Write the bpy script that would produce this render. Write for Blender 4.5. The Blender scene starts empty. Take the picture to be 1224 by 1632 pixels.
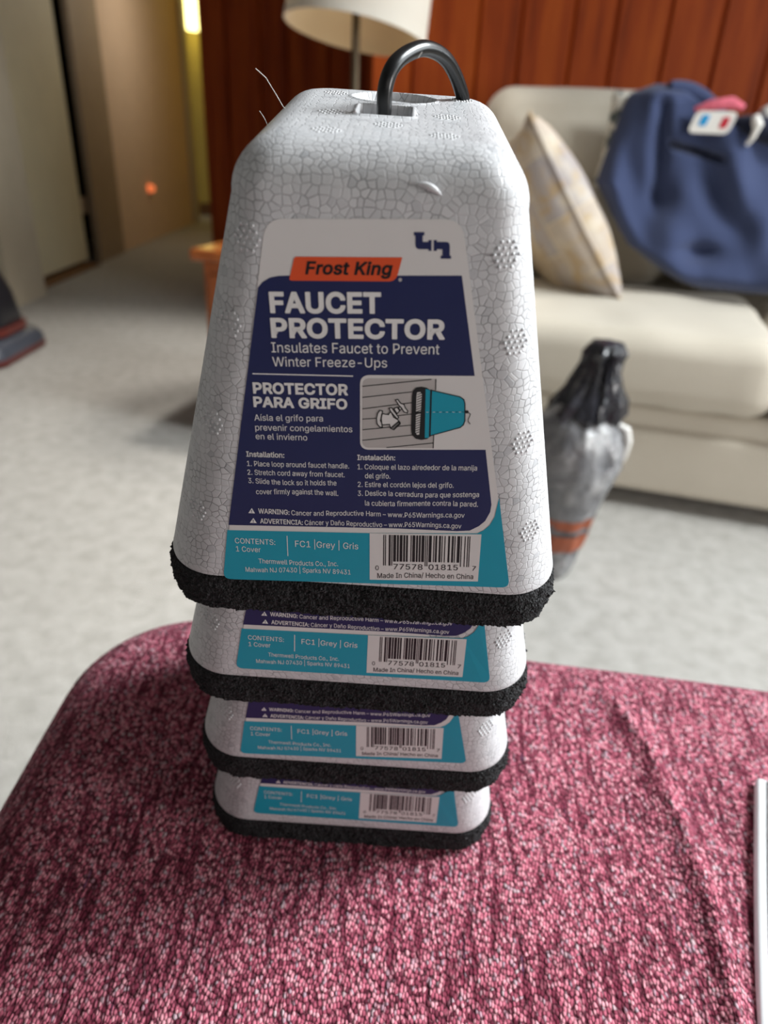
import bpy, bmesh, math, random, json
from mathutils import Vector, Matrix, noise
from mathutils.geometry import tessellate_polygon
random.seed(7)
sc = bpy.context.scene
COL = sc.collection
# ------------------------------------------------------------------ camera, light, exposure
CAM_H = 0.7668
cam_d = bpy.data.cameras.new('camera')
cam = bpy.data.objects.new('camera', cam_d); COL.objects.link(cam)
cam_d.sensor_fit = 'HORIZONTAL'; cam_d.sensor_width = 36.0
cam_d.lens = 36.0 * 1130.0 / 1224.0
cam_d.clip_start = 0.01
RT = Vector((0.99886, 0.022322, 0.042203)); DN = Vector((0.047743, -0.467014, -0.88296)); FW = Vector((0.0, 0.883968, -0.467547))
cam.matrix_world = Matrix(((RT.x, -DN.x, -FW.x, 0), (RT.y, -DN.y, -FW.y, 0), (RT.z, -DN.z, -FW.z, CAM_H), (0, 0, 0, 1)))
cam_d.dof.use_dof = True
cam_d.dof.focus_distance = 0.250
cam_d.dof.aperture_fstop = 11.0
sc.camera = cam
sc.view_settings.view_transform = 'Standard'
sc.view_settings.look = 'None'
sc.view_settings.gamma = 1.0
sc.view_settings.use_curve_mapping = False
sc.view_settings.exposure = 0.05

world = bpy.data.worlds.new('world'); sc.world = world; world.use_nodes = True
bgn = world.node_tree.nodes['Background']
bgn.inputs[0].default_value = (1.0, 0.96, 0.93, 1); bgn.inputs[1].default_value = 0.4

def area(name, loc, target, sx, sy, power, color):
    l = bpy.data.lights.new(name, 'AREA'); l.shape = 'RECTANGLE'; l.size = sx; l.size_y = sy
    l.energy = power; l.color = color
    o = bpy.data.objects.new(name, l); COL.objects.link(o); o.location = loc
    d = (Vector(target) - Vector(loc)).normalized()
    o.rotation_euler = d.to_track_quat('-Z', 'Y').to_euler()
    return o
# daylight entering through the window of the right-hand wall
area('window_daylight', (3.0, 1.05, 1.5), (0.0, 0.55, 0.55), 1.4, 1.1, 38.0, (0.90, 0.97, 1.0))
area('side_fill_light', (3.0, -.82, .85), (0.0, 0.35, 0.70), .8, .6, 48.0, (1.0, 0.97, 0.95))  # unseen low fill added to light the front of the label
# added overhead fill to the right of the ottoman, with no fixture
area('overhead_fill_light', (1.85, 0.82, 2.15), (0.0, 0.30, 0.5), .8, .8, 55.0, (0.93, 0.98, 1.0)).data.spread = math.radians(120)
# weak added fill from behind the camera
area('rear_fill_light', (1.15, -1.8, 1.2), (-.4, 1.2, 0.7), 1.4, .8, 3.0, (1.0, 0.96, 0.92))
# added spot from above, brightening the left half of the carpet
sl_ = bpy.data.lights.new('carpet_fill_spot', 'SPOT'); sl_.energy = 240; sl_.spot_size = math.radians(68); sl_.spot_blend = .6; sl_.shadow_soft_size = .15; sl_.color = (1.0, .95, .88)
so_ = bpy.data.objects.new('carpet_fill_spot', sl_); COL.objects.link(so_); so_.location = (.25, 2.2, 2.38)
so_.rotation_euler = (Vector((-1.0, 1.85, 0)) - Vector(so_.location)).to_track_quat('-Z', 'Y').to_euler()
# added soft fill inside the hall, washing the left wall
area('hall_wall_fill', (-1.1, 5.4, 1.5), (-1.85, 5.2, 1.2), .4, .8, 4.6, (1.0, .92, .80))

# ------------------------------------------------------------------ helpers
class MB:
    def __init__(self): self.v = []; self.f = []; self.m = []
    def add(self, vs, fs, mi=0):
        o = len(self.v); self.v.extend([tuple(p) for p in vs])
        for q in fs: self.f.append(tuple(o + i for i in q)); self.m.append(mi)
    def box(self, lo, hi, mi=0, T=None):
        vs = [Vector((x, y, z)) for z in (lo[2], hi[2]) for y in (lo[1], hi[1]) for x in (lo[0], hi[0])]
        if T: vs = [T @ p for p in vs]
        self.add(vs, [(0, 2, 3, 1), (4, 5, 7, 6), (0, 1, 5, 4), (2, 6, 7, 3), (0, 4, 6, 2), (1, 3, 7, 5)], mi)
    def rings(self, rs, mi=0, cap0=True, cap1=True, closed=False):
        n = len(rs[0]); o = len(self.v)
        for r in rs: self.v.extend([tuple(p) for p in r])
        for i in range(len(rs) - 1 + (1 if closed else 0)):
            a = o + i * n; b = o + ((i + 1) % len(rs)) * n
            for j in range(n):
                k = (j + 1) % n
                self.f.append((a + j, a + k, b + k, b + j)); self.m.append(mi)
        if not closed:
            if cap0: self.f.append(tuple(o + j for j in reversed(range(n)))); self.m.append(mi)
            if cap1: self.f.append(tuple(o + (len(rs) - 1) * n + j for j in range(n))); self.m.append(mi)
    def tube(self, pts, rad, n=12, mi=0):
        pts = [Vector(p) for p in pts]; rs = []
        up = None
        for i, p in enumerate(pts):
            t = (pts[min(i + 1, len(pts) - 1)] - pts[max(i - 1, 0)]).normalized()
            if up is None:
                up = Vector((0, 0, 1)) if abs(t.z) < .9 else Vector((1, 0, 0))
            x = (up - t * up.dot(t)).normalized(); y = t.cross(x); up = x
            r = rad[i] if hasattr(rad, '__len__') else rad
            rs.append([p + (x * math.cos(a) + y * math.sin(a)) * r for a in [2 * math.pi * k / n for k in range(n)]])
        self.rings(rs, mi)
    def lathe(self, prof, n=32, mi=0, c=(0, 0, 0), cap0=True, cap1=True):
        rs = [[(c[0] + r * math.cos(2 * math.pi * k / n), c[1] + r * math.sin(2 * math.pi * k / n), c[2] + z) for k in range(n)] for r, z in prof]
        self.rings(rs, mi, cap0, cap1)
    def build(self, name, mats, parent=None, smooth=True, bevel=0, seg=3, mat=None):
        me = bpy.data.meshes.new(name); me.from_pydata(self.v, [], self.f)
        for m in (mats if isinstance(mats, (list, tuple)) else [mats]): me.materials.append(m)
        me.polygons.foreach_set('material_index', self.m)
        bm = bmesh.new(); bm.from_mesh(me)
        bmesh.ops.recalc_face_normals(bm, faces=bm.faces) if not getattr(self, 'flat', False) else None
        bm.to_mesh(me); bm.free()
        if smooth:
            me.polygons.foreach_set('use_smooth', [True] * len(me.polygons))
            me.set_sharp_from_angle(angle=math.radians(40))
        me.update()
        o = bpy.data.objects.new(name, me); COL.objects.link(o)
        if parent: o.parent = parent
        if mat is not None: o.matrix_basis = mat
        if bevel:
            b = o.modifiers.new('bevel', 'BEVEL'); b.width = bevel; b.segments = seg; b.limit_method = 'ANGLE'; b.angle_limit = math.radians(35)
            b.harden_normals = False
        return o

def tag(o, label=None, cat=None, group=None, kind=None):
    if label: o['label'] = label
    if cat: o['category'] = cat
    if group: o['group'] = group
    if kind: o['kind'] = kind
    return o
def thing(name, label, cat, loc=(0, 0, 0), rot=None, group=None):
    o = bpy.data.objects.new(name, None); COL.objects.link(o); o.empty_display_size = .05
    M = Matrix.Translation(loc)
    if rot is not None: M = M @ rot.to_4x4()
    o.matrix_basis = M
    return tag(o, label, cat, group)
def struct(o): o['kind'] = 'structure'; return o

def rrect(a, b, r, n):
    # closed rounded rectangle, half sizes a, b, corner radius r, n points evenly along the perimeter
    pts = []
    for q, (sx, sy) in enumerate(((1, 1), (-1, 1), (-1, -1), (1, -1))):
        for k in range(13):
            t = math.pi / 2 * (q + k / 12)
            pts.append((sx * (a - r) + r * math.cos(t), sy * (b - r) + r * math.sin(t)))
    pts.append(pts[0]); s = [0]
    for i in range(len(pts) - 1): s.append(s[-1] + math.dist(pts[i], pts[i + 1]))
    out = []; j = 0
    for i in range(n):
        u = s[-1] * i / n
        while s[j + 1] < u: j += 1
        d = s[j + 1] - s[j]; t = (u - s[j]) / d if d > 1e-12 else 0
        out.append((pts[j][0] + (pts[j + 1][0] - pts[j][0]) * t, pts[j][1] + (pts[j + 1][1] - pts[j][1]) * t))
    return out
def sstep(a, b, x):
    t = min(1, max(0, (x - a) / (b - a))); return t * t * (3 - 2 * t)
def lerp_tab(tab, x):
    if x <= tab[0][0]: return tab[0][1]
    for (a, b), (c, d) in zip(tab, tab[1:]):
        if x <= c: return b + (d - b) * (x - a) / (c - a)
    return tab[-1][1]
def cushion_mb(sx, sy, sz, r, puff=.0, nx=14, amp=.004, seed=0, crown=.02):
    # soft box centred in x,y on z=0..sz
    mb = MB(); rs = []
    n = 96
    prof = []
    for k in range(9):
        t = math.pi / 2 * k / 8
        prof.append((r * (1 - math.sin(t)), r * (1 - math.cos(t))))
    prof += [(0, sz / 2)]
    for k in range(9):
        t = math.pi / 2 * k / 8
        prof.append((r * (1 - math.cos(t)), sz - r + r * math.sin(t)))
    ins0 = prof[-1][0]
    def ring(ins, z, bul):
        return [(x, y, z) for x, y in rrect(sx / 2 - ins + bul, sy / 2 - ins + bul, max(.012, r - ins * .6), n)]
    lo = [[(x * t, y * t, 0) for x, y, z in ring(r, 0, 0)] for t in (.02, .3, .6, .85)]
    rs += lo
    for ins, z in prof: rs.append(ring(ins, z, puff * math.sin(math.pi * min(1, max(0, z / sz)))))
    top = ring(ins0, sz, 0)
    for t in (.95, .88, .78, .66, .52, .38, .25, .12, .02):
        rs.append([(x * t, y * t, sz + crown * (1 - t * t)) for x, y, z in top])
    rs = [[Vector(p) + Vector((0, 0, amp)) * noise.noise(Vector(p) * 9 + Vector((seed, 0, 0))) for p in q] for q in rs]
    mb.rings(rs)
    return mb

# ------------------------------------------------------------------ materials
class NT:
    def __init__(self, name, rough=.6, spec=.5):
        self.m = bpy.data.materials.new(name); self.m.use_nodes = True
        self.t = self.m.node_tree; self.b = self.t.nodes['Principled BSDF']
        self.b.inputs['Roughness'].default_value = rough; self.b.inputs['Specular IOR Level'].default_value = spec
        self._c = None
    def n(self, typ, ins=None, **kw):
        nd = self.t.nodes.new(typ)
        for k, v in kw.items(): setattr(nd, k, v)
        for k, v in (ins or {}).items(): self.set(nd.inputs[k], v)
        return nd
    def set(self, sock, v):
        if isinstance(v, bpy.types.NodeSocket): self.t.links.new(v, sock)
        elif isinstance(v, bpy.types.Node): self.t.links.new(v.outputs[0], sock)
        elif hasattr(v, '__len__') and len(v) == 3 and sock.type == 'RGBA': sock.default_value = (*v, 1)
        else: sock.default_value = v
    def co(self, scale=(1, 1, 1), rot=(0, 0, 0)):
        c = self.n('ShaderNodeTexCoord')
        mp = self.n('ShaderNodeMapping', {'Vector': c.outputs['Object'], 'Scale': scale, 'Rotation': rot})
        return mp.outputs[0]
    def noise(self, co, scale, detail=3, rough=.5, out='Fac'):
        return self.n('ShaderNodeTexNoise', {'Vector': co, 'Scale': scale, 'Detail': detail, 'Roughness': rough}).outputs[out]
    def ramp(self, fac, stops, interp='LINEAR'):
        r = self.n('ShaderNodeValToRGB', {'Fac': fac}); cr = r.color_ramp; cr.interpolation = interp
        while len(cr.elements) < len(stops): cr.elements.new(.5)
        for e, (p, c) in zip(cr.elements, stops):
            e.position = p; e.color = (*c, 1) if len(c) == 3 else c
        return r.outputs[0]
    def mix(self, fac, a, b, mode='MIX'):
        x = self.n('ShaderNodeMix', data_type='RGBA', blend_type=mode)
        self.set(x.inputs[0], fac); self.set(x.inputs[6], a); self.set(x.inputs[7], b)
        return x.outputs[2]
    def math(self, op, a, b=0.0, c=None):
        x = self.n('ShaderNodeMath', operation=op); self.set(x.inputs[0], a); self.set(x.inputs[1], b)
        if c is not None: self.set(x.inputs[2], c)
        return x.outputs[0]
    def bump(self, h, strength=.3, dist=.001, normal=None):
        ins = {'Height': h, 'Strength': strength, 'Distance': dist}
        if normal is not None: ins['Normal'] = normal
        return self.n('ShaderNodeBump', ins).outputs[0]
    def out(self, color=None, normal=None, rough=None):
        if color is not None: self.set(self.b.inputs['Base Color'], color)
        if normal is not None: self.set(self.b.inputs['Normal'], normal)
        if rough is not None: self.set(self.b.inputs['Roughness'], rough)
        return self.m
def plain(name, col, rough=.6, spec=.5, var=.08, scale=30, bump=0.0, metal=0):
    t = NT(name, rough, spec); c = t.co()
    nz = t.noise(c, scale, 4)
    a = tuple(x * (1 - var) for x in col); b = tuple(min(1, x * (1 + var)) for x in col)
    t.b.inputs['Metallic'].default_value = metal
    return t.out(t.ramp(nz, [(.3, a), (.7, b)]), t.bump(nz, bump, .002) if bump else None)

def mat_eps():
    t = NT('expanded_polystyrene', .42, .5)
    c = t.co((1, 1, 1))
    skin = t.n('ShaderNodeAttribute', attribute_name='skin').outputs['Vector']
    wob = t.n('ShaderNodeTexNoise', {'Vector': c, 'Scale': 120.0, 'Detail': 1.0})
    cw = t.n('ShaderNodeVectorMath', {0: skin, 1: t.n('ShaderNodeVectorMath', {0: wob.outputs['Color'], 'Scale': .0010}, operation='SCALE').outputs[0]}, operation='ADD').outputs[0]
    S = 400.0
    ve = t.n('ShaderNodeTexVoronoi', {'Vector': cw, 'Scale': S, 'Randomness': .72}, feature='DISTANCE_TO_EDGE', voronoi_dimensions='2D').outputs['Distance']
    vc = t.n('ShaderNodeTexVoronoi', {'Vector': cw, 'Scale': S, 'Randomness': .72}, feature='F1', voronoi_dimensions='2D')
    big = t.noise(c, 60, 2)
    width = t.ramp(big, [(.35, (.04,) * 3), (.65, (.12,) * 3)])
    seam = t.n('ShaderNodeMapRange', {'Value': ve, 'From Min': 0.0, 'From Max': width, 'To Min': 1.0, 'To Max': 0.0}).outputs[0]
    fine = t.noise(c, 500, 2)
    sm = t.math('MULTIPLY', seam, t.ramp(t.noise(c, 170, 2), [(.34, (.16,) * 3), (.64, (1.0,) * 3)]))
    cell = t.ramp(t.n('ShaderNodeSeparateColor', {'Color': vc.outputs['Color']}).outputs[0], [(0, (.44, .45, .47)), (.05, (.545, .55, .565)), (1, (.625, .628, .642))])
    base = t.mix(t.math('MULTIPLY', fine, .18), cell, (.48, .49, .51))
    colr = t.mix(t.math('MULTIPLY', sm, .8), base, (.09, .09, .098))
    h = t.math('SUBTRACT', t.math('MINIMUM', t.math('MULTIPLY', ve, 4.0), .45), t.math('MULTIPLY', fine, .12))
    t.b.inputs['Subsurface Weight'].default_value = 0.0
    return t.out(colr, t.bump(h, .35, .0007))
def mat_foam():
    t = NT('black_open_cell_foam', .85, .45); c = t.co()
    v = t.n('ShaderNodeTexVoronoi', {'Vector': c, 'Scale': 1100.0}, feature='F1')
    n = t.noise(c, 900, 3)
    h = t.math('ADD', v.outputs['Distance'], n)
    return t.out(t.ramp(n, [(.35, (.004, .004, .0045)), (.6, (.016, .016, .018)), (.74, (.06, .06, .065))]), t.bump(h, 1.0, .0014))
def mat_print(name, col, rough=.36):
    t = NT(name, rough, .4); c = t.co()
    n = t.noise(c, 45, 2)
    return t.out(col, t.bump(n, .25, .0012))
def mat_fabric(name='maroon_tweed'):
    t = NT(name, .9, .15)
    t.b.inputs['Sheen Weight'].default_value = .08
    t.b.inputs['Sheen Roughness'].default_value = .5
    t.b.inputs['Sheen Tint'].default_value = (.9, .55, .65, 1)
    c0 = t.co((1, 1, 1))
    wob = t.n('ShaderNodeTexNoise', {'Vector': c0, 'Scale': 60.0, 'Detail': 2.0})
    cw = t.n('ShaderNodeVectorMath', {0: c0, 1: t.n('ShaderNodeVectorMath', {0: wob.outputs['Color'], 'Scale': .002}, operation='SCALE').outputs[0]}, operation='ADD').outputs[0]
    mp = t.n('ShaderNodeMapping', {'Vector': cw, 'Scale': (640, 450, 450), 'Rotation': (0, 0, .35)}).outputs[0]
    v = t.n('ShaderNodeTexVoronoi', {'Vector': mp, 'Scale': 1.0, 'Randomness': .85}, feature='F1')
    ve = t.n('ShaderNodeTexVoronoi', {'Vector': mp, 'Scale': 1.0, 'Randomness': .85}, feature='DISTANCE_TO_EDGE').outputs['Distance']
    rnd = t.n('ShaderNodeSeparateColor', {'Color': v.outputs['Color']})
    knot = t.ramp(rnd.outputs[0], [(0, (.10, .015, .03)), (.25, (.42, .095, .145)), (.58, (.62, .185, .25)), (.84, (.76, .35, .40)), (.95, (.42, .27, .33)), (1, (.60, .44, .46))])
    # slubs running front to back
    sl = t.n('ShaderNodeMapping', {'Vector': cw, 'Scale': (230, 34, 230)}).outputs[0]
    sn = t.noise(sl, 1.0, 2, .6)
    slub = t.ramp(sn, [(.52, (0, 0, 0)), (.62, (1, 1, 1))])
    k2 = t.mix(t.math('MULTIPLY', slub, .88), knot, (.15, .018, .04))
    nv = t.noise(t.n('ShaderNodeMapping', {'Vector': cw, 'Scale': (420, 45, 300), 'Location': (9, 4, 2)}).outputs[0], 1.0, 2)
    k3 = t.mix(t.math('MULTIPLY', t.ramp(nv, [(.70, (0, 0, 0)), (.76, (1, 1, 1))]), .8), k2, (.035, .028, .075))
    gap = t.ramp(v.outputs['Distance'], [(.36, (0, 0, 0)), (.60, (1, 1, 1))])
    colr = t.mix(t.math('MULTIPLY', gap, t.ramp(t.noise(c0, 500, 2), [(.35, (.35,) * 3), (.6, (.95,) * 3)])), k3, (.05, .006, .014))
    h = t.math('SUBTRACT', t.math('SUBTRACT', .9, t.math('MULTIPLY', v.outputs['Distance'], v.outputs['Distance'])), t.math('MULTIPLY', slub, .3))
    return t.out(colr, t.bump(h, .8, .0016))
def mat_carpet():
    t = NT('beige_carpet', .95, .1); c = t.co()
    a = t.noise(c, 28, 4); b = t.noise(c, 420, 3); g = t.noise(c, 2.2, 2)
    col = t.ramp(a, [(.30, (.39, .375, .345)), (.5, (.455, .44, .41)), (.7, (.50, .485, .455))])
    col = t.mix(t.ramp(g, [(.45, (0, 0, 0)), (.7, (.15,) * 3)]), col, (.41, .38, .34))
    return t.out(col, t.bump(t.math('ADD', b, a), .7, .006))
def mat_wood(name, dark, mid, light, scale=1.0, rough=.35, grooves=None, along='Z'):
    t = NT(name, rough, .5)
    s = {'Z': (14, 14, .9), 'X': (.9, 14, 14), 'Y': (14, .9, 14)}[along]
    c = t.co(tuple(x * scale for x in s))
    a = t.noise(c, 1.6, 6, .65)
    col = t.ramp(a, [(.28, dark), (.5, mid), (.74, light)])
    fine = t.noise(c, 9, 3)
    col = t.mix(t.math('MULTIPLY', fine, .25), col, dark)
    return t.out(col, t.bump(fine, .12, .001))
def mat_weave(name, a, b, sc=900, bump=.5, rough=.9, blot=None):
    t = NT(name, rough, .15); t.b.inputs['Sheen Weight'].default_value = .2
    c = t.co(); n = t.noise(c, sc, 2); m = t.noise(c, 7, 3)
    col = t.mix(t.math('MULTIPLY', n, .5), a, b)
    col = t.mix(t.ramp(m, [(.4, (0, 0, 0)), (.8, (.35,) * 3)]), col, b)
    return t.out(col, t.bump(n, bump, .001))

EPS = mat_eps(); EPSDOT = plain('smooth_polystyrene', (.60, .605, .62), .4, .5, .03, 200); FOAM = mat_foam(); FAB = mat_fabric(); CARPET = mat_carpet()
P_WHITE = mat_print('label_white', (.68, .66, .65)); P_NAVY = mat_print('label_navy', (.012, .017, .085)); P_TEAL = mat_print('label_teal', (.005, .30, .42))
P_BLACK = mat_print('label_black', (.008, .008, .01)); P_ORANGE = mat_print('label_orange', (.72, .085, .022)); P_GREY = mat_print('label_grey', (.46, .43, .42))
P_TEXT = mat_print('label_lettering_white', (.78, .77, .76))
RUBBER = plain('black_rubber', (.004, .0042, .005), .28, .4, .1, 200, .05)
WOODPANEL = mat_wood('reddish_wood_panel', (.13, .018, .004), (.34, .056, .008), (.47, .10, .013), 1.0, .6)
WOODPANEL.node_tree.nodes['Principled BSDF'].inputs['Specular IOR Level'].default_value = .15
TABLEWOOD = mat_wood('orange_wood', (.20, .045, .008), (.34, .085, .014), (.46, .14, .03), 1.3, .18)
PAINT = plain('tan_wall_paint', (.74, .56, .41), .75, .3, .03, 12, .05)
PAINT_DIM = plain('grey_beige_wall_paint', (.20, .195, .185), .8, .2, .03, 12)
PAINT_TRIM = plain('cream_trim_paint', (.56, .50, .38), .5, .4, .03, 12)
PAINT_DOOR = plain('olive_door_paint', (.68, .63, .44), .5, .4, .03, 8)
PAINT_CEIL = plain('ceiling_paint', (.30, .295, .29), .8, .3, .03, 20, .05)
PAINT_CASING = plain('brown_casing_paint', (.34, .26, .18), .5, .4, .04, 10)
PAINT_HALL = plain('yellow_hall_paint', (.60, .47, .12), .7, .3, .03, 8)
DARKVOID = plain('closet_shade_tone', (.03, .022, .018), .9, .1)  # near-black colour stands in for the shade behind the door gap
BASEWOOD = mat_wood('brown_baseboard_wood', (.09, .035, .008), (.17, .07, .016), (.22, .10, .02), 1.0, .5, along='Y')
SOFA = mat_weave('oatmeal_upholstery', (.60, .55, .46), (.46, .41, .33), 700, .5)
def translucent(m, col, f):
    nt = m.node_tree; out = nt.nodes['Material Output']; tr = nt.nodes.new('ShaderNodeBsdfTranslucent'); mx = nt.nodes.new('ShaderNodeMixShader')
    tr.inputs['Color'].default_value = (*col, 1); mx.inputs[0].default_value = f
    nt.links.new(nt.nodes['Principled BSDF'].outputs[0], mx.inputs[1]); nt.links.new(tr.outputs[0], mx.inputs[2]); nt.links.new(mx.outputs[0], out.inputs['Surface'])
    return m
SHADE = translucent(mat_weave('white_linen_lampshade', (.74, .72, .67), (.62, .59, .52), 900, .3), (.85, .78, .62), .35)
SHADE_IN = translucent(mat_weave('tan_shade_lining', (.66, .54, .36), (.58, .46, .30), 900, .2), (.9, .75, .5), .5)
BRASS = plain('dark_bronze', (.10, .075, .045), .4, .5, .1, 60, 0, .6)
DENIM = mat_weave('navy_sweatshirt_fleece', (.052, .070, .150), (.036, .050, .112), 600, .5)
DENIM_IN = mat_weave('navy_lining', (.012, .015, .035), (.008, .01, .022), 600, .3)
WHITE_CLOTH = plain('white_fabric', (.78, .76, .72), .8, .2, .05, 300, .2)
RED_CLOTH = plain('red_fabric', (.50, .02, .04), .8, .2, .08, 300, .2)
CYAN_CLOTH = plain('blue_fabric', (.02, .30, .62), .8, .2, .08, 300, .2)
PINK_CLOTH = plain('pink_fabric', (.72, .16, .22), .8, .2, .2, 60, .2)
PAPER = plain('white_paper', (.86, .89, .90), .6, .3, .02, 40)
BLACKCARD = plain('black_card', (.012, .012, .014), .4, .4)

# ------------------------------------------------------------------ room shell
def slab(name, lo, hi, m):
    mb = MB(); mb.box(lo, hi); return struct(mb.build(name, m, smooth=False))
slab('floor', (-3.2, -2.0, -.06), (3.4, 9.0, 0), CARPET)
slab('ceiling', (-3.2, -2.0, 2.44), (3.4, 9.0, 2.52), PAINT_CEIL)
# wood panelled back wall, vertical boards with V grooves (a real relief)
def board_wall(name, x0, x1, y, thick, m, w=.17, seed=1):
    rnd = random.Random(seed); mb = MB(); x = x0
    prof = []
    while x < x1 - 1e-6:
        ww = min(w * rnd.choice((.8, 1.0, 1.25)), x1 - x)
        if x1 - x - ww < .05: ww = x1 - x
        prof += [(x, y + .012), (x + .008, y), (x + ww - .008, y)]
        x += ww
    prof.append((x1, y + .012))
    lo = [(px, py, 0) for px, py in prof] + [(x1, y + thick, 0), (x0, y + thick, 0)]
    hi = [(px, py, 2.44) for px, py, _ in lo]
    mb.rings([lo, hi])
    return struct(mb.build(name, m, smooth=False))
board_wall('wall_back', -.115, 3.2, 2.78, .12, WOODPANEL)
board_wall('wall_recess', -1.035, -.055, 4.2, .12, WOODPANEL, seed=4)
slab('wall_return', (-.115, 2.902, 0), (-.055, 4.198, 2.44), WOODPANEL)
slab('wall_hall_right', (-1.035, 4.322, 0), (-.915, 8.1, 2.44), PAINT_HALL)
slab('wall_hall_end', (-3.1, 7.62, 0), (-1.036, 7.72, 2.44), PAINT_HALL)
slab('baseboard_hall', (-3.0, 7.603, 0), (-1.04, 7.619, .11), BASEWOOD)
# left wall with a door
slab('wall_left', (-1.97, 5.02, 0), (-1.85, 6.86, 2.44), PAINT)
slab('trim_1', (-1.98, 6.862, 0), (-1.815, 6.98, 2.44), PAINT_TRIM)
slab('trim_2', (-1.865, 4.60, 0), (-1.83, 5.018, 2.44), PAINT_CASING)
slab('trim_3', (-1.97, 3.26, 0), (-1.735, 3.60, 2.44), PAINT_TRIM)
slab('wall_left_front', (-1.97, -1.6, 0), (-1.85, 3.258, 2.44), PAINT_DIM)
slab('wall_lintel', (-1.97, 3.602, 2.06), (-1.85, 4.598, 2.44), PAINT)
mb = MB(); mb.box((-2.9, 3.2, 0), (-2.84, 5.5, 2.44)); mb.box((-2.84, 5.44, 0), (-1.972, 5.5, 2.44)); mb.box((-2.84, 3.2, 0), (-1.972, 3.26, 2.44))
struct(mb.build('wall_light_block', DARKVOID, smooth=False))  # added backing that keeps outside light out of the door gap
slab('trim_4', (-2.05, 3.602, 0), (-1.80, 4.50, .012), BASEWOOD)
mb = MB(); mb.box((-1.912, 3.612, .03), (-1.872, 4.50, 2.05))
door = struct(mb.build('door_1', PAINT_DOOR, smooth=False, bevel=.003))
for z in (.33, 1.72):
    mb = MB(); mb.box((-1.885, 4.501, z - .045), (-1.874, 4.598, z + .045))
    mb.tube([(-1.870, 4.55, z - .045), (-1.870, 4.55, z + .045)], .007)
    h = mb.build('hinge', PAINT_CASING, door)
# right wall with the window that lets the daylight in
mb = MB()
WY0, WY1, WZ0, WZ1 = .25, 1.85, .78, 2.12
mb.box((3.1, -2, 0), (3.22, -1.45, 2.44)); mb.box((3.1, -.45, 0), (3.22, WY0, 2.44)); mb.box((3.1, -1.45, 0), (3.22, -.45, .5)); mb.box((3.1, -1.45, 1.5), (3.22, -.45, 2.44)); mb.box((3.1, WY1, 0), (3.22, 2.78, 2.44))
mb.box((3.1, WY0, 0), (3.22, WY1, WZ0)); mb.box((3.1, WY0, WZ1), (3.22, WY1, 2.44))
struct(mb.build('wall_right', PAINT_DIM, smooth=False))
mb = MB()
mb.box((-1.97, -2.0, 0), (.4, -1.9, 2.44)); mb.box((1.9, -2.0, 0), (3.22, -1.9, 2.44)); mb.box((.4, -2.0, 0), (1.9, -1.9, .70)); mb.box((.4, -2.0, 1.56), (1.9, -1.9, 2.44))
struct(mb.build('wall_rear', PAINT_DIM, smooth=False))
mb = MB()
for (x0, x1, z0, z1) in ((.4, .45, .70, 1.56), (1.85, 1.9, .70, 1.56), (.4, 1.9, .70, .75), (.4, 1.9, 1.51, 1.56), (1.13, 1.17, .70, 1.56)): mb.box((x0, -1.97, z0), (x1, -1.92, z1))
struct(mb.build('window_2', PAINT_TRIM, smooth=False))  # unseen window added to go with the rear fill
mb = MB()
for (y0, y1, z0, z1) in ((WY0, WY0 + .05, WZ0, WZ1), (WY1 - .05, WY1, WZ0, WZ1), (WY0, WY1, WZ0, WZ0 + .05), (WY0, WY1, WZ1 - .05, WZ1), (1.03, 1.07, WZ0, WZ1), (WY0, WY1, 1.43, 1.47)):  # frame and glazing bars
    mb.box((3.13, y0, z0), (3.18, y1, z1))
struct(mb.build('window_1', PAINT_TRIM, smooth=False))
mb = MB()
for (y0, y1, z0, z1) in ((-1.45, -1.4, .5, 1.5), (-.5, -.45, .5, 1.5), (-1.45, -.45, .5, .55), (-1.45, -.45, 1.45, 1.5), (-1.45, -.45, .98, 1.02)): mb.box((3.13, y0, z0), (3.18, y1, z1))
struct(mb.build('window_3', PAINT_TRIM, smooth=False))  # made-up window around the low side fill

# ------------------------------------------------------------------ hall lamp, night light
t = NT('lit_hall_glass', .3); t.b.inputs['Base Color'].default_value = (.9, .85, .5, 1)
t.b.inputs['Emission Color'].default_value = (1.0, .86, .30, 1); t.b.inputs['Emission Strength'].default_value = 5.0
HALLGLASS = t.m
L = thing('hall_lamp', 'lit ribbed glass lamp glowing yellow at the end of the hallway', 'lamp', (-1.83, 7.3, 1.50))
mb = MB(); n = 48; rs = []
for r, z in ((.004, 0), (.05, .004), (.085, .03), (.098, .09), (.10, .30), (.095, .48), (.06, .52), (.03, .53)):
    rs.append([(r * (1 + .06 * math.cos(12 * 2 * math.pi * k / n)) * math.cos(2 * math.pi * k / n), r * (1 + .06 * math.cos(12 * 2 * math.pi * k / n)) * math.sin(2 * math.pi * k / n), z) for k in range(n)])
mb.rings(rs); mb.build('lamp_shade', HALLGLASS, L)
mb = MB(); mb.tube([(0, 0, .53), (0, 0, .90)], .008); mb.lathe([(.06, .90), (.06, .94)]); mb.build('rod', BRASS, L)
pl_ = bpy.data.lights.new('hall_lamp_light', 'POINT'); pl_.energy = 2; pl_.color = (1, .80, .32); pl_.shadow_soft_size = .12
po = bpy.data.objects.new('hall_lamp_light', pl_); COL.objects.link(po); po.location = (-1.70, 7.45, 2.15)

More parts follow.
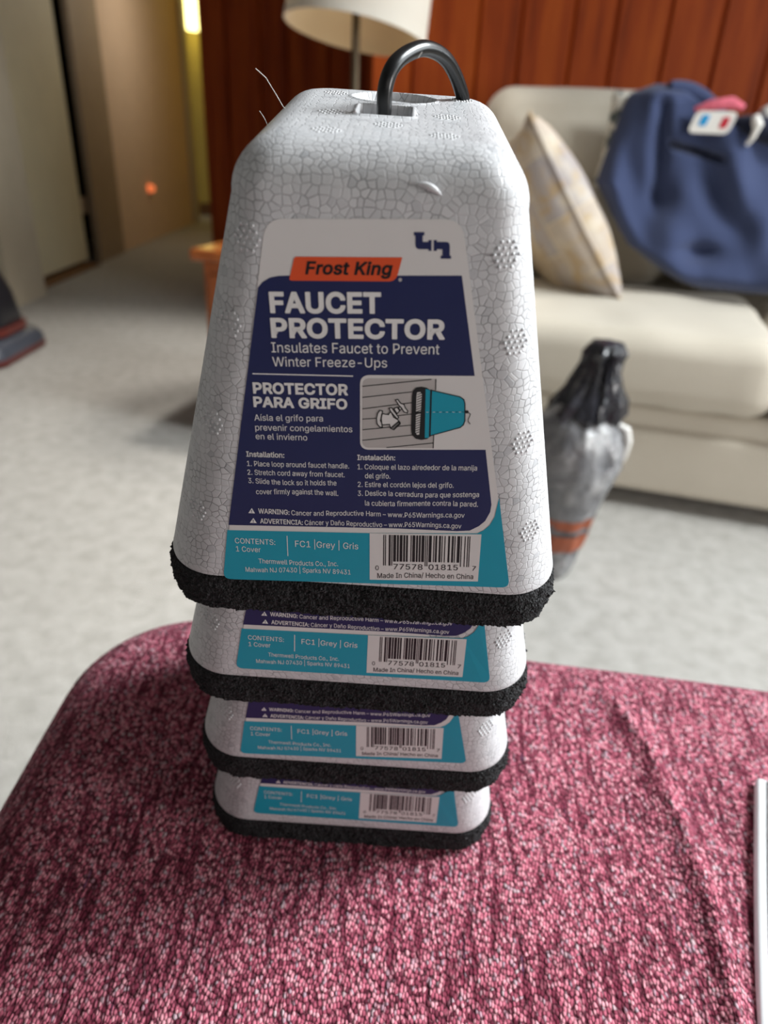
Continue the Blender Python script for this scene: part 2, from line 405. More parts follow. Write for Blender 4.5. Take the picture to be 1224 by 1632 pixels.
t = NT('lit_orange_plastic', .4); t.b.inputs['Base Color'].default_value = (.8, .2, .06, 1)
t.b.inputs['Emission Color'].default_value = (1.0, .22, .07, 1); t.b.inputs['Emission Strength'].default_value = .75
NIGHT = t.m
N = thing('night_light', 'small glowing orange night light plugged in low on the tan left wall', 'night light', (-1.848, 5.707, .356))
mb = MB(); mb.lathe([(.002, 0), (.022, .004), (.032, .018), (.034, .032), (.026, .046), (.012, .055), (.002, .057)], 20, 0, (.012, 0, -.028)); mb.build('bulb_cover', NIGHT, N)
mb = MB(); mb.box((0, -.022, -.06), (.014, .022, -.024)); mb.build('plug_body', PAINT_TRIM, N, bevel=.004)

# ------------------------------------------------------------------ sofa (angled a little to the wall)
SA = math.radians(15.5)
SR = Matrix.Rotation(-SA, 3, 'Z')
SP = Vector((.7088, 1.503, 0))
def S(r, n, z): return SP + SR @ Vector((r, n, z))
sofa = thing('sofa', 'oatmeal upholstered sofa standing against the wood panelled wall', 'sofa', SP, SR)
def soft_box(name, lo, hi, r, mats, parent, amp=.004, seed=0, crown=.01, T=None):
    mb = cushion_mb(hi[0] - lo[0], hi[1] - lo[1], hi[2] - lo[2], r, .0, amp=amp, seed=seed, crown=crown)
    M = Matrix.Translation(((lo[0] + hi[0]) / 2, (lo[1] + hi[1]) / 2, lo[2]))
    if T: M = M @ T
    return mb.build(name, mats, parent, mat=M)
soft_box('base', (-.80, .0, .042), (1.45, .92, .20), .02, SOFA, sofa, .001)
soft_box('seat_rail', (-.79, .012, .195), (1.44, .90, .252), .02, SOFA, sofa, .001)
soft_box('seat_cushion', (-.685, -.03, .252), (.128, .60, .425), .055, SOFA, sofa, .006, 3, .012)
soft_box('seat_cushion', (.132, -.03, .252), (.95, .60, .425), .055, SOFA, sofa, .006, 8, .012)
soft_box('armrest', (-.83, -.02, .10), (-.69, .90, .60), .055, SOFA, sofa, .004, 11, .006)
soft_box('armrest', (1.33, -.02, .10), (1.47, .90, .60), .055, SOFA, sofa, .004, 12, .006)
soft_box('back_frame', (-.80, .80, .10), (1.45, .92, .80), .04, SOFA, sofa, .002, 13, .004)
lean = Matrix.Rotation(math.radians(-9), 4, 'X')
def back_cushion(x0, x1, seed, h=.50):
    w = x1 - x0; d = .20
    mb = cushion_mb(w, h, d, .075, .0, amp=.010, seed=seed, crown=.035)
    # local z = thickness towards the front, local y = height
    M = Matrix.Translation(((x0 + x1) / 2, .575, .43)) @ lean @ Matrix(((1, 0, 0, 0), (0, 0, -1, .20), (0, 1, 0, h / 2 - .005), (0, 0, 0, 1)))
    mb.build('back_cushion', SOFA, sofa, mat=M)
back_cushion(-.685, -.10, 21); back_cushion(-.09, .60, 33, .37); back_cushion(.61, 1.32, 35, .37)
for x, y in ((-.74, .06), (1.38, .06), (-.74, .86), (1.38, .86)):
    mb = MB(); mb.box((x - .03, y - .03, 0), (x + .03, y + .03, .05)); mb.build('foot', BLACKCARD, sofa)

# patterned throw pillow, leaning to the left on the seat, seen edge-on
def mat_patch():
    t = NT('patchwork_pillow_print', .9, .15); c = t.co()
    b = t.n('ShaderNodeTexBrick', {'Vector': t.n('ShaderNodeMapping', {'Vector': c, 'Rotation': (0, 0, 1.5708)}).outputs[0], 'Scale': 1.0, 'Color1': (.58, .47, .33), 'Color2': (.36, .33, .34), 'Mortar': (.60, .50, .36), 'Mortar Size': .003, 'Mortar Smooth': 1.0, 'Brick Width': .15, 'Row Height': .075})
    n = t.noise(c, 26, 3); col = t.mix(t.ramp(n, [(.48, (0, 0, 0)), (.66, (.75,) * 3)]), b.outputs[0], (.44, .31, .16))
    n2 = t.noise(c, 11, 2); col = t.mix(t.ramp(n2, [(.5, (0, 0, 0)), (.66, (.6,) * 3)]), col, (.66, .60, .50))
    return t.out(col, t.bump(n, .3, .004))
PATCH = mat_patch()
def pillow_mb(w, h, th, seed=0, n=26):
    mb = MB()
    def pt(i, j, s):
        u = i / n * 2 - 1; v = j / n * 2 - 1
        # corners poke out, edges pulled in
        x = w / 2 * u * (1 - .07 * (1 - v * v)); y = h / 2 * v * (1 - .07 * (1 - u * u))
        f = max(0, (1 - u ** 2)) ** .5 * max(0, (1 - v ** 2)) ** .5
        z = s * th / 2 * f ** .8 * (1 + .18 * noise.noise(Vector((u * 2.2 + seed, v * 2.2, s * 3))))
        return (x, y, z)
    for s in (1, -1):
        o = [[pt(i, j, s) for i in range(n + 1)] for j in range(n + 1)]
        vs = [p for r in o for p in r]
        mb.add(vs, [(j * (n + 1) + i, j * (n + 1) + i + 1, (j + 1) * (n + 1) + i + 1, (j + 1) * (n + 1) + i) for j in range(n) for i in range(n)])
    return mb
nb = Vector((.557, 1.813, .437)); ap = Vector((.302, 1.883, .814))
wd = Vector((-.16, .985, 0)); hd = (ap - nb).normalized(); wd = (wd - hd * wd.dot(hd)).normalized(); nd = wd.cross(hd)
pc = nb + wd * .20 + hd * .235 + Vector((-.004, 0, .002))
PR = Matrix((wd, hd, nd)).transposed()
P = thing('throw_pillow', 'patchwork throw pillow in cream, tan and grey leaning left on the sofa seat', 'pillow', pc, PR)
mb = pillow_mb(.42, .48, .19, 4)
o = mb.build('pillow_cover', PATCH, P)
bm = bmesh.new(); bm.from_mesh(o.data); bmesh.ops.remove_doubles(bm, verts=bm.verts, dist=1e-5); bmesh.ops.recalc_face_normals(bm, faces=bm.faces); bm.to_mesh(o.data); bm.free()
mb = MB(); pts = []
for k in range(65):
    u = k / 64 * 4; e = int(u) % 4; q = (u - int(u)) * 2 - 1
    uu, vv = ((q, -1), (1, q), (-q, 1), (-1, -q))[e]
    pts.append((.21 * uu * (1 - .07 * (1 - vv * vv)), .24 * vv * (1 - .07 * (1 - uu * uu)), 0))
mb.tube(pts, .0045, 8); mb.build('piping', PATCH, P)

# floral cushion peeking out behind the sweatshirt
def mat_floral():
    t = NT('floral_print', .9, .15); c = t.co(); n = t.noise(c, 26, 3)
    return t.out(t.ramp(n, [(.5, (.70, .67, .60)), (.57, (.10, .12, .12))]), t.bump(n, .2, .003))
F = thing('floral_cushion', 'white cushion with dark floral print tucked behind the navy sweatshirt', 'cushion', S(-.212, .545, .775), SR @ Matrix.Rotation(math.radians(82), 3, 'X') @ Matrix.Rotation(math.radians(-3), 3, 'Z'))
mb = pillow_mb(.26, .24, .09, 9); mb.build('cushion_cover', mat_floral(), F)

# navy sweatshirt draped over the cushions
swl = [(.455, -.03), (.470, -.09), (.490, -.135), (.517, -.18), (.545, -.23), (.612, -.285), (.686, -.337), (.75, -.325), (.81, -.312), (.86, -.303), (.89, -.29), (.912, -.235)]
swr = [(.455, .42), (.60, .42), (.72, .40), (.80, .18), (.815, .08), (.835, .0), (.857, -.05), (.875, -.10), (.90, -.135), (.912, -.175)]
def sweat_off(z): return lerp_tab([(.455, .395), (.50, .405), (.56, .425), (.66, .465), (.78, .495), (.88, .515), (.912, .53)], z)
nz_, nr_ = 90, 80
SWF = []
for j in range(nz_ + 1):
    z = .455 + (.912 - .455) * j / nz_
    a, b = lerp_tab(swl, z), lerp_tab(swr, z); row = []
    for i in range(nr_ + 1):
        s = i / nr_; r = a + (b - a) * s
        edge = min(1, (s * (b - a)) / .05, ((1 - s) * (b - a)) / .05, (z - .455) / .04 + .0, (.912 - z) / .03 + .05)
        bul = .06 * (1 - (1 - max(0, edge)) ** 2)
        p = Vector((r, z, 0))
        w1 = noise.noise(p * 6 + Vector((3, 1, 0))) ; w2 = noise.noise(Vector((r * 14 + z * 5, z * 4 - r * 3, 2)))
        # folds: hanging from the shoulders, gathering towards the lower left
        fold = .016 * math.sin((r * 34 + z * 10) + 3 * w1) * sstep(.50, .62, z) + .022 * w2 + .012 * w1
        vf = -.030 * math.exp(-((r + .195 + .35 * (z - .75) * .3) / .018) ** 2) * sstep(.60, .68, z) * (1 - sstep(.86, .9, z))
        slit_z = .782 - .22 * (r + .177)
        sl = -.034 * math.exp(-((z - slit_z) / .008) ** 2) * sstep(-.185, -.170, r) * (1 - sstep(-.050, -.035, r))
        hol = -.035 * math.exp(-((r + .06) / .05) ** 2 - ((z - .54) / .022) ** 2) - .03 * math.exp(-((r + .165) / .03) ** 2 - ((z - .66) / .05) ** 2)
        n_ = sweat_off(z) + .012 - bul * .8 - (fold + vf + sl + hol) * max(0, edge)
        row.append((r, n_, z))
    SWF.append(row)
sw = thing('sweatshirt', 'navy blue sweatshirt with a white league patch draped over the sofa back', 'sweatshirt', SP, SR)
mb = MB(); fr = [p for r in SWF for p in r]; W = nr_ + 1
bk = [(r * .985 - .001, n_ + .010, z) for r, n_, z in fr]
mb.add(fr + bk, [(j * W + i, j * W + i + 1, (j + 1) * W + i + 1, (j + 1) * W + i) for j in range(nz_) for i in range(nr_)]
       + [(len(fr) + j * W + i, len(fr) + (j + 1) * W + i, len(fr) + (j + 1) * W + i + 1, len(fr) + j * W + i + 1) for j in range(nz_) for i in range(nr_)])
mb.build('garment_body', DENIM, sw)
def sw_surf(r, z):
    j = min(nz_, max(0, round((z - .455) / (.912 - .455) * nz_))); row = SWF[j]
    k = min(range(W), key=lambda i: abs(row[i][0] - r)); return row[k][1]
# collar tube at the top, dark inside, patch, drawstring
mb = MB()
pts = [(-.20 + .12 * k / 12, .50 + .02 * math.sin(k / 12 * 3.1), .905 - .022 * (k / 12) ** 1.5 * 2) for k in range(13)]
mb.tube(pts, [.012 + .012 * math.sin(math.pi * k / 12) for k in range(13)], 12); mb.build('hood_edge', DENIM, sw)
mb = MB(); pts = [(-.035 + .15 * k / 10, .455 - .006 * math.sin(k), .835 - .035 * k / 10) for k in range(11)]
mb.tube(pts, [.008 + .02 * math.sin(math.pi * (k + .6) / 11) for k in range(11)], 12); mb.build('collar_lining', DENIM_IN, sw)
mb = MB(); pts = []
for k in range(15):
    q = k / 14; r = -.172 + .122 * q; z = .782 - .22 * (r + .177); pts.append((r, sw_surf(r, z) - .0005 + .012 * 0, z))
mb.tube(pts, [.0012 + .0042 * math.sin(math.pi * min(1, .12 + k / 14 * .8)) for k in range(15)], 10); mb.build('pocket_slit_shade', DENIM_IN, sw)  # dark strip along the slit, standing in for the shade inside it
def badge_poly(mb, pts, off, mi):
    # patch lies on a plane following the cloth
    mb.add([(r, off(r, z), z) for r, z in pts], [tuple(range(len(pts)))], mi)
bn = min(sw_surf(r, z) for r in (-.13, -.10, -.07, -.04) for z in (.812, .83, .85)) - .003
def rr_poly(r0, z0, r1, z1, skew, rad):
    out = []
    for q, (cx, cz) in enumerate(((r1 - rad, z1 - rad), (r0 + rad, z1 - rad), (r0 + rad, z0 + rad), (r1 - rad, z0 + rad))):
        for k in range(6):
            a = math.pi / 2 * (q + k / 5); z = cz + rad * math.sin(a)
            out.append((cx + rad * math.cos(a) + skew * (z - z0), z))
    return out
mb = MB(); pp = rr_poly(-.142, .806, -.05, .853, .28, .012)
mb.rings([[(r, bn + .004, z) for r, z in pp], [(r, bn, z) for r, z in pp]])
pb = mb.build('patch', WHITE_CLOTH, sw, smooth=False); pb['label'] = 'white rounded patch'
mb = MB(); pp = rr_poly(-.122, .822, -.104, .845, .28, .003); mb.rings([[(r, bn + .001, z) for r, z in pp], [(r, bn - .001, z) for r, z in pp]]); mb.build('blue_mark', CYAN_CLOTH, pb, smooth=False)
mb = MB(); pp = rr_poly(-.075, .818, -.058, .842, .28, .003); mb.rings([[(r, bn + .001, z) for r, z in pp], [(r, bn - .001, z) for r, z in pp]]); mb.build('red_mark', RED_CLOTH, pb, smooth=False)
mb = MB(); mb.tube([(-.135, bn + .012, .855), (-.10, bn + .008, .866), (-.055, bn + .008, .872), (-.028, bn + .010, .862)], [.006, .012, .013, .007], 12); mb.build('neck_tag', PINK_CLOTH, sw)['label'] = 'pink neck tag'
mb = MB(); mb.tube([(.0, .43, .846), (.006, .425, .832), (.012, .422, .822)], [.008, .012, .010], 12); mb.tube([(.01, .425, .826), (.004, .425, .80), (-.004, .43, .785)], [.009, .006, .004], 10); mb.build('drawstring_knot', WHITE_CLOTH, sw)
wt = thing('white_towel', 'small white cloth lying on the sofa back at the right photo edge', 'towel', S(.040, .50, .822), SR)
mb = cushion_mb(.05, .06, .05, .02, seed=5, crown=.006); mb.build('towel_cloth', WHITE_CLOTH, wt)

# ------------------------------------------------------------------ end table and table lamp
tb = thing('end_table', 'glossy orange wood end table beside the left end of the sofa', 'table', S(-1.06, .265, 0), SR)
mb = MB(); mb.box((-.22, -.25, .47), (.22, .25, .50)); mb.build('table_top', TABLEWOOD, tb, bevel=.008)
mb = MB(); mb.box((-.195, -.225, .06), (.195, .225, .468)); mb.build('cabinet', TABLEWOOD, tb, bevel=.004)
mb = MB(); mb.box((-.175, -.235, .10), (.175, -.226, .44)); dr = mb.build('door', TABLEWOOD, tb, bevel=.003)
mb = MB(); mb.lathe([(.004, 0), (.008, .008), (.012, .014), (.010, .02), (.003, .023)], 16); mb.build('knob', BRASS, dr, mat=Matrix.Translation((.15, -.236, .30)) @ Matrix.Rotation(math.radians(90), 4, 'X'))
for x in (-.17, .17):
    for y in (-.2, .2):
        mb = MB(); mb.box((x - .02, y - .02, 0), (x + .02, y + .02, .058)); mb.build('foot', TABLEWOOD, tb)
lp = thing('table_lamp', 'table lamp with a crooked white drum shade on the end table', 'lamp', (-.124, 2.07, .5005))
mb = MB(); mb.lathe([(.002, 0), (.075, 0), (.08, .01), (.07, .02), (.03, .03), (.022, .05), (.045, .10), (.07, .16), (.072, .20), (.05, .26), (.022, .30), (.014, .32), (.012, .34), (.002, .341)], 32); mb.build('lamp_base', BRASS, lp)
mb = MB(); mb.tube([(0, 0, .34), (0, 0, .72)], .010); mb.build('pole', BRASS, lp)
tilt = Matrix.Translation((-.002, 0, .484)) @ Matrix.Rotation(math.radians(8.0), 4, 'Y') @ Matrix.Rotation(math.radians(-7.0), 4, 'X')
mb = MB()
mb.lathe([(.1745, 0), (.155, .30)], 64, 0, cap0=False, cap1=False)
mb.lathe([(.1715, 0), (.152, .30)], 64, 1, cap0=False, cap1=False)
mb.lathe([(.1745, 0), (.1715, 0)], 64, 0, cap0=False, cap1=False); mb.lathe([(.155, .3), (.152, .3)], 64, 0, cap0=False, cap1=False)
mb.flat = True
sh = mb.build('lamp_shade', [SHADE, SHADE_IN], lp, mat=tilt)
mb = MB(); mb.lathe([(.1752, .0), (.1742, .016)], 64, cap0=False, cap1=False); mb.build('shade_trim', SHADE, sh)
mb = MB()
for k in range(3):
    a = 2 * math.pi * k / 3; mb.tube([(.012 * math.cos(a), .012 * math.sin(a), .28), (.153 * math.cos(a), .153 * math.sin(a), .29)], .002, 8)
mb.build('spider', BRASS, sh)

# ------------------------------------------------------------------ upright vacuum at the left
GREYP = plain('grey_blue_plastic', (.055, .062, .08), .35, .5, .15, 20); REDP = plain('dark_red_plastic', (.10, .014, .010), .3, .5, .1, 20); BLKP = plain('black_plastic', (.012, .012, .015), .35, .5); CLEARP = plain('smoky_clear_plastic', (.16, .11, .11), .15, .6, .2, 15)
V = thing('vacuum_cleaner', 'upright vacuum cleaner in grey and dark red cut off by the left edge', 'vacuum cleaner', (-1.48, 2.53, 0))
mb = MB(); rs = []
for z, ins in ((.028, .0), (.05, .002), (.075, .02), (.092, .06)):
    rs.append([(x, y, z) for x, y in rrect(.15 - ins, .185 - ins * .6, .04, 48)])
mb.rings(rs); mb.build('floor_head', GREYP, V)
mb = MB(); mb.rings([[(x, y, z) for x, y in rrect(.153, .188, .042, 48)] for z in (.010, .028)]); mb.build('bumper', REDP, V)
mb = MB(); mb.rings([[(x * s + .02 + dx, y * s, z) for x, y in rrect(.10, .11, .05, 40)] for z, s, dx in ((.085, .8, 0), (.12, 1, 0), (.22, 1.02, -.02), (.30, .9, -.04))]); mb.build('motor_housing', BLKP, V)
mb = MB(); mb.rings([[(x + .022, y, z) for x, y in rrect(.108, .118, .05, 40)] for z in (.092, .118)]); mb.build('housing_collar', REDP, V)
mb = MB(); mb.rings([[(x * s + .02 + dx, y * s + .01, z) for x, y in rrect(.085, .085, .08, 40)] for z, s, dx in ((.29, .95, -.02), (.32, 1, -.03), (.50, 1, -.05), (.52, .9, -.055))]); mb.build('dust_cup', CLEARP, V)
mb = MB(); mb.rings([[(x * s - .035 + dx, y * s, z) for x, y in rrect(.09, .09, .05, 40)] for z, s, dx in ((.51, .9, 0), (.54, 1, 0), (.60, 1, -.01), (.66, .7, -.02))]); mb.build('top_cap', BLKP, V)
mb = MB(); mb.tube([(-.13, 0, .65), (-.17, 0, .90), (-.21, 0, 1.12), (-.20, 0, 1.17), (-.16, 0, 1.16)], .016, 14); mb.build('handle', BLKP, V)
mb = MB(); pts = [(.035 + .012 * math.sin(k * .3), .11, .10 + .17 * k / 40) for k in range(41)]
mb.tube(pts, [.016 + .003 * (k % 2) for k in range(41)], 12); mb.build('hose', GREYP, V)

# ------------------------------------------------------------------ tied plastic bag in front of the sofa
t = NT('dark_bag_plastic', .22, .6); c = t.co(); n = t.noise(c, 18, 4)
DARKBAG = t.out(t.ramp(n, [(.3, (.008, .008, .011)), (.7, (.03, .03, .038))]), t.bump(n, .8, .02))
t = NT('smoky_bag_plastic', .18, .6); c = t.co(); n = t.noise(c, 22, 4)
t.b.inputs['Transmission Weight'].default_value = .15
GREYBAG = t.out(t.ramp(n, [(.3, (.10, .105, .115)), (.55, (.22, .22, .23)), (.75, (.50, .50, .50))]), t.bump(n, .7, .02))
WHITEP = plain('white_plastic', (.70, .69, .66), .3, .5, .03, 10); ORANGEP = plain('orange_red_plastic', (.30, .075, .03), .4, .5, .2, 30)
B = thing('plastic_bag', 'knotted smoky plastic bag with black gathered top in front of the sofa', 'bag', (.335, 1.235, 0))
def crumple(prof, n, amp, sd, lean_):
    rs = []
    for r, z in prof:
        ring = []
        for k in range(n):
            a = 2 * math.pi * k / n
            rr = r * (1 + amp * noise.noise(Vector((math.cos(a) * 2.2 + sd, math.sin(a) * 2.2, z * 14))) + amp * .6 * noise.noise(Vector((math.cos(a) * 6, math.sin(a) * 6 + sd, z * 9))))
            ring.append((rr * math.cos(a) + lean_[0] * z, rr * math.sin(a) + lean_[1] * z, z))
        rs.append(ring)
    return rs
mb = MB(); mb.rings(crumple([(.004, .002), (.045, .004), (.052, .03), (.058, .08), (.068, .14), (.080, .20), (.086, .25), (.084, .29), (.072, .33), (.05, .355), (.01, .36)], 72, .12, 2, (.05, 0)))
mb.build('bag_body', GREYBAG, B)
mb = MB(); mb.rings(crumple([(.060, .325), (.066, .345), (.056, .37), (.045, .395), (.036, .42), (.034, .44), (.036, .452), (.024, .468), (.004, .472)], 72, .34, 7, (.085, 0)))
mb.build('gathered_top', DARKBAG, B)
mb = MB(); rs = crumple([(.0605, .075), (.0635, .09), (.0655, .105), (.0668, .113)], 72, .12, 2, (.05, 0)); mb.rings(rs, 0, False, False); mb.rings(crumple([(.0665, .125), (.0685, .138), (.0700, .146)], 72, .12, 2, (.05, 0)), 0, False, False); mb.build('orange_band', ORANGEP, B)
mb = MB(); mb.tube([(.075, -.03, .330), (.092, -.035, .322), (.098, -.035, .30), (.098, -.03, .27), (.094, -.025, .245)], [.004, .007, .008, .007, .004], 12); mb.build('white_handle', WHITEP, B)

# ------------------------------------------------------------------ ottoman
UX = Vector((.999822, -.008843, -.016656)); UY = Vector((.011535, .985524, .169143)); UZ = Vector((.014919, -.169305, .985451))
BASE = Vector((-.009294, .313687, .455))
ST = Matrix(((UX.x, UY.x, UZ.x, BASE.x), (UX.y, UY.y, UZ.y, BASE.y), (UX.z, UY.z, UZ.z, BASE.z), (0, 0, 0, 1)))   # frame of the leaning stack
ot_loc = Vector((.14, .10, 0))
ot = thing('ottoman', 'maroon tweed ottoman carrying the stack of foam covers', 'ottoman', ot_loc)
OR = Matrix.Translation((.155, -.19, 0)) @ Matrix.Rotation(math.radians(-4.6), 4, 'Z')
ORi = OR.inverted()
def ot_dz(x, y):
    # x,y in the stack frame: ridge of the welt at the right and the lower side panel beyond it
    rx = lerp_tab([(-.40, .14), (-.14, .177), (-.083, .182), (0, .172), (.05, .152), (.075, .14)], y)
    fade = 1 - sstep(.02, .065, y)
    d = x - rx
    z = fade * (.0050 * math.exp(-(d / .0055) ** 2) - .0045 * sstep(0, .035, d))
    flat = 1 - .85 * math.exp(-((x / .10) ** 4 + (y / .10) ** 4))
    z += .0030 * noise.noise(Vector((x * 9, y * 9, 1))) * flat - .02 * sstep(-.02, -.2, x) ** 2 * 0
    return z
mb = MB(); rs = []; n = 420; HX, HY, FR = .365, .27, .042
prof = [(.03, -.16), (.008, -.155), (0, -.14), (0, -.10), (0, -.06)] + [(FR * (1 - math.cos(a)), -FR + FR * math.sin(a)) for a in [math.pi / 2 * k / 10 for k in range(11)]]
def oring(ins, z): return [(x, y, z) for x, y in rrect(HX - ins, HY - ins, max(.02, .085 - ins), n)]
rs.append([(x * .02, y * .02, -.16) for x, y, z in oring(.03, 0)])
for ins, z in prof: rs.append(oring(ins, z))
last = oring(FR, 0)
for k in range(1, 91):
    t_ = 1 - k / 90 * .995
    rs.append([(x * t_, y * t_, 0) for x, y, z in last])
out = []
for q in rs:
    o_ = []
    for p in q:
        s = OR @ Vector(p)
        if p[2] > -.06: s.z += ot_dz(s.x, s.y) * min(1, (p[2] + .06) / .05)
        o_.append(s)
    out.append(o_)
mb.rings(out)
mb.build('cushion_top', FAB, ot, mat=Matrix.Translation(-ot_loc) @ ST)
mb = cushion_mb(.70, .50, .19, .02, seed=2, amp=.0, crown=0)
mb.build('base', FAB, ot, mat=Matrix.Translation((0.0, .03, .05)) @ Matrix.Rotation(math.radians(-4.6), 4, 'Z'))
for x in (-.29, .29):
    for y in (-.17, .22):
        mb = MB(); mb.lathe([(.016, 0), (.024, .055)], 16, 0, (x, y, 0)); mb.build('foot', BLACKCARD, ot)

# ------------------------------------------------------------------ magazines at the right edge of the ottoman
mz0 = Vector((.2318, -.0165, 0)); md = Vector((-.320, -.947, 0)).normalized(); mr = Vector((.947, -.320, 0)).normalized()
for i, (dx, th, zz, m, lab) in enumerate(((0, .0065, -.0045, PAPER, 'bottom white booklet of the small pile on the ottoman, its edge leftmost'), (.0058, .002, .0024, PAPER, 'middle white booklet of the pile, its edge just right of the lowest one'), (.0125, .002, .0048, PAPER, 'top white booklet of the pile, with a black corner clip'))):
    M = ST @ Matrix(((mr.x, md.x, 0, mz0.x + mr.x * dx), (mr.y, md.y, 0, mz0.y + mr.y * dx), (0, 0, 1, zz), (0, 0, 0, 1)))
    T = thing('booklet', lab, 'booklet', M.translation, M.to_3x3(), 'booklets at the right of the ottoman')
    mb = MB(); ny = 16; Lb = .26
    lo, hi = [], []
    for k in range(ny + 1):
        y = Lb * k / ny; bow = -.0035 * math.sin(math.pi * k / ny)
        lo.append((bow, y)); hi.append((.19, y))
    poly = lo + hi[::-1]
    mb.rings([[(x, y, 0) for x, y in poly], [(x, y, th) for x, y in poly]])
    mb.build('pages', m, T, smooth=True, bevel=.0022 if i == 0 else .0008)
    if i == 2:
        mb = MB(); mb.box((-.001, -.004, -.0005), (.02, .006, th + .0015)); mb.build('corner_clip', BLACKCARD, T, bevel=.001)['label'] = 'black corner clip'

# ------------------------------------------------------------------ foam faucet covers
A0, B0, KX, KY, HH, RF, RC = .0725, .07083, .24552, .11028, .1408, .0150, .0202
FT = .016
SPC = [.0, .0549, .0549 + .0575, .0549 + .0575 + .0545]      # rim drop of each cover below the top one
RIM0 = .1829                                               # rim of the top cover above the ottoman, along the stack axis
CV = math.sqrt(1 + KY * KY)
def surf(u, v, off=0.0):
    # point on the front of the cover: u along the perimeter from the centre line, v up the slope
    z = v / CV; a = A0 - KX * z; b = B0 - KY * z; r = RC * a / A0
    s = 1 if u >= 0 else -1; w = abs(u); f = a - r; arc = math.pi / 2 * r
    if w <= f: x, y, nx, ny = w, -b, 0, -1
    elif w <= f + arc:
        t = (w - f) / r; x = f + r * math.sin(t); y = -(b - r) - r * math.cos(t); nx, ny = math.sin(t), -math.cos(t)
    else: x, y, nx, ny = a, -(b - r) + (w - f - arc), 1, 0
    return Vector((s * (x + nx * off), y + ny * off, z + off * KY))
NS = 280
def sec(z, dz=0, da=0.0, r=None):
    a = A0 - KX * z + da; b = B0 - KY * z + da
    return rrect(a, b, (RC * (A0 - KX * z) / A0) if r is None else r, NS)
def top_dz(x, y):
    d = 0
    # square cord slot in the middle and an oval recess behind it
    dx, dy = abs(x + .0013) - .0070, abs(y + .0005) - .0085
    sd = math.hypot(max(dx, 0), max(dy, 0)) + min(max(dx, dy), 0) - .001
    d -= .014 * (1 - sstep(-.0005, .0008, sd))
    e = math.hypot((x - .0008) / .0142, (y - .0278) / .0118)
    d -= .0022 * (1 - sstep(.93, 1.02, e))
    # thin raised lip round both
    d += .0005 * math.exp(-((sd - .0012) / .0008) ** 2) + .0004 * math.exp(-((e - 1.06) / .05) ** 2)
    return d
def dots(mb, pt, nrm, tx, ty, step=.0019, rad=.00052):
    for j in range(-2, 3):
        for i in range(-2, 3):
            q = i + (.5 if j % 2 else 0)
            if math.hypot(q, j) > 2.3: continue
            c = pt + tx * q * step + ty * j * step * .87
            rs = [[c + (tx * math.cos(a) + ty * math.sin(a)) * rad * cr + nrm * (rad * zz) for a in [2 * math.pi * k / 8 for k in range(8)]] for cr, zz in ((1.0, -.5), (.95, .1), (.65, .42), (.2, .55))]
            mb.rings(rs, 1)
def p_y(r, q): return r[q][1] + abs(r[q][0]) * .01
def make_body(top=True):
    mb = MB(); rs = []
    # inner wall from the cap down (hollow shell that nests on the cover below)
    GAP = .0535
    zi = HH - GAP - .002
    rs.append([(x * .02, y * .02, zi) for x, y in sec(zi + GAP, 0, .0008)])
    for k in range(0, 13):
        z = zi * (1 - k / 12); q = sec(min(HH, z + GAP), 0, .0008); rs.append([(x, y, z) for x, y in q])
    rs.append([(x, y, 0) for x, y in sec(0, 0, -.0012)])
    rs.append([(x, y, .0006) for x, y in sec(0, 0, -.0003)])
    for k in range(0, 41):
        z = .0016 + (HH - RF - .0016) * k / 40
        rs.append([(x, y, z) for x, y in sec(z)])
    zf = HH - RF
    for k in range(1, 13):
        t = math.pi / 2 * k / 12; ins = RF * (1 - math.cos(t)); z = zf + RF * math.sin(t)
        a = A0 - KX * zf - ins; b = B0 - KY * zf - ins
        rs.append([(x, y, z) for x, y in rrect(a, b, max(.006, RC * (A0 - KX * zf) / A0 - ins * .35), NS)])
    last = rs[-1]; K = 84 if top else 10
    for k in range(1, K + 1):
        t = 1 - k / K * .99
        rs.append([(x * t, y * t, z + (top_dz(x * t, y * t) if top else 0)) for x, y, z in last])
    mb.rings(rs)
    # distance along the skin for every point: sideways from the centre line, and up the wall
    skin = []; acc = 0; prev = None; capn = K
    for ri, r in enumerate(rs):
        if prev is not None: acc += max(math.dist(a_, b_) for a_, b_ in zip(r[::20], prev[::20]))
        prev = r
        if ri >= len(rs) - capn: skin += [(p[0] + .5, p[1] + .5, 0) for p in r]; continue
        k0 = max(range(len(r)), key=lambda q: -p_y(r, q)); d = [0] * len(r); n_ = len(r)
        for dr in (1, -1):
            a_ = 0; k_ = k0
            for st in range(n_ // 2):
                k2 = (k_ + dr) % n_; a_ += math.dist(r[k_], r[k2]); d[k2] = a_ * dr; k_ = k2
        skin += [(d[q], acc, 0) for q in range(n_)]
    mb.skin = skin
    # clusters of small raised vent dots
    for s in (1, -1):
        for u, v in ((.0360, .117), (.0425, .0925), (.0500, .0600), (.0580, .0265)):
            p = surf(s * u, v); e = 1e-4
            tx = (surf(s * u + e, v) - p).normalized(); ty = (surf(s * u, v + e) - p).normalized(); nn = tx.cross(ty)
            if nn.y > 0: nn = -nn
            dots(mb, p, nn, tx, ty)
    if top:
        for x, y in ((-.0176, -.0084), (-.016, -.0386), (.0005, -.0246), (.0182, -.0045), (.0166, -.0363), (.0245, .034), (-.020, .0318)):
            dots(mb, Vector((x, y, HH)), Vector((0, 0, 1)), Vector((1, 0, 0)), Vector((0, 1, 0)), .0019, .00055)
        # small raised sliver above the label
        pts = []
        for k in range(9): pts.append(surf(.010 + .0065 * k / 8, .1335 - .0025 * (k / 8) ** 2, .0002))
        mb.tube(pts, [.0002 + .0007 * math.sin(math.pi * k / 8) for k in range(9)], 8, 1)
    return mb
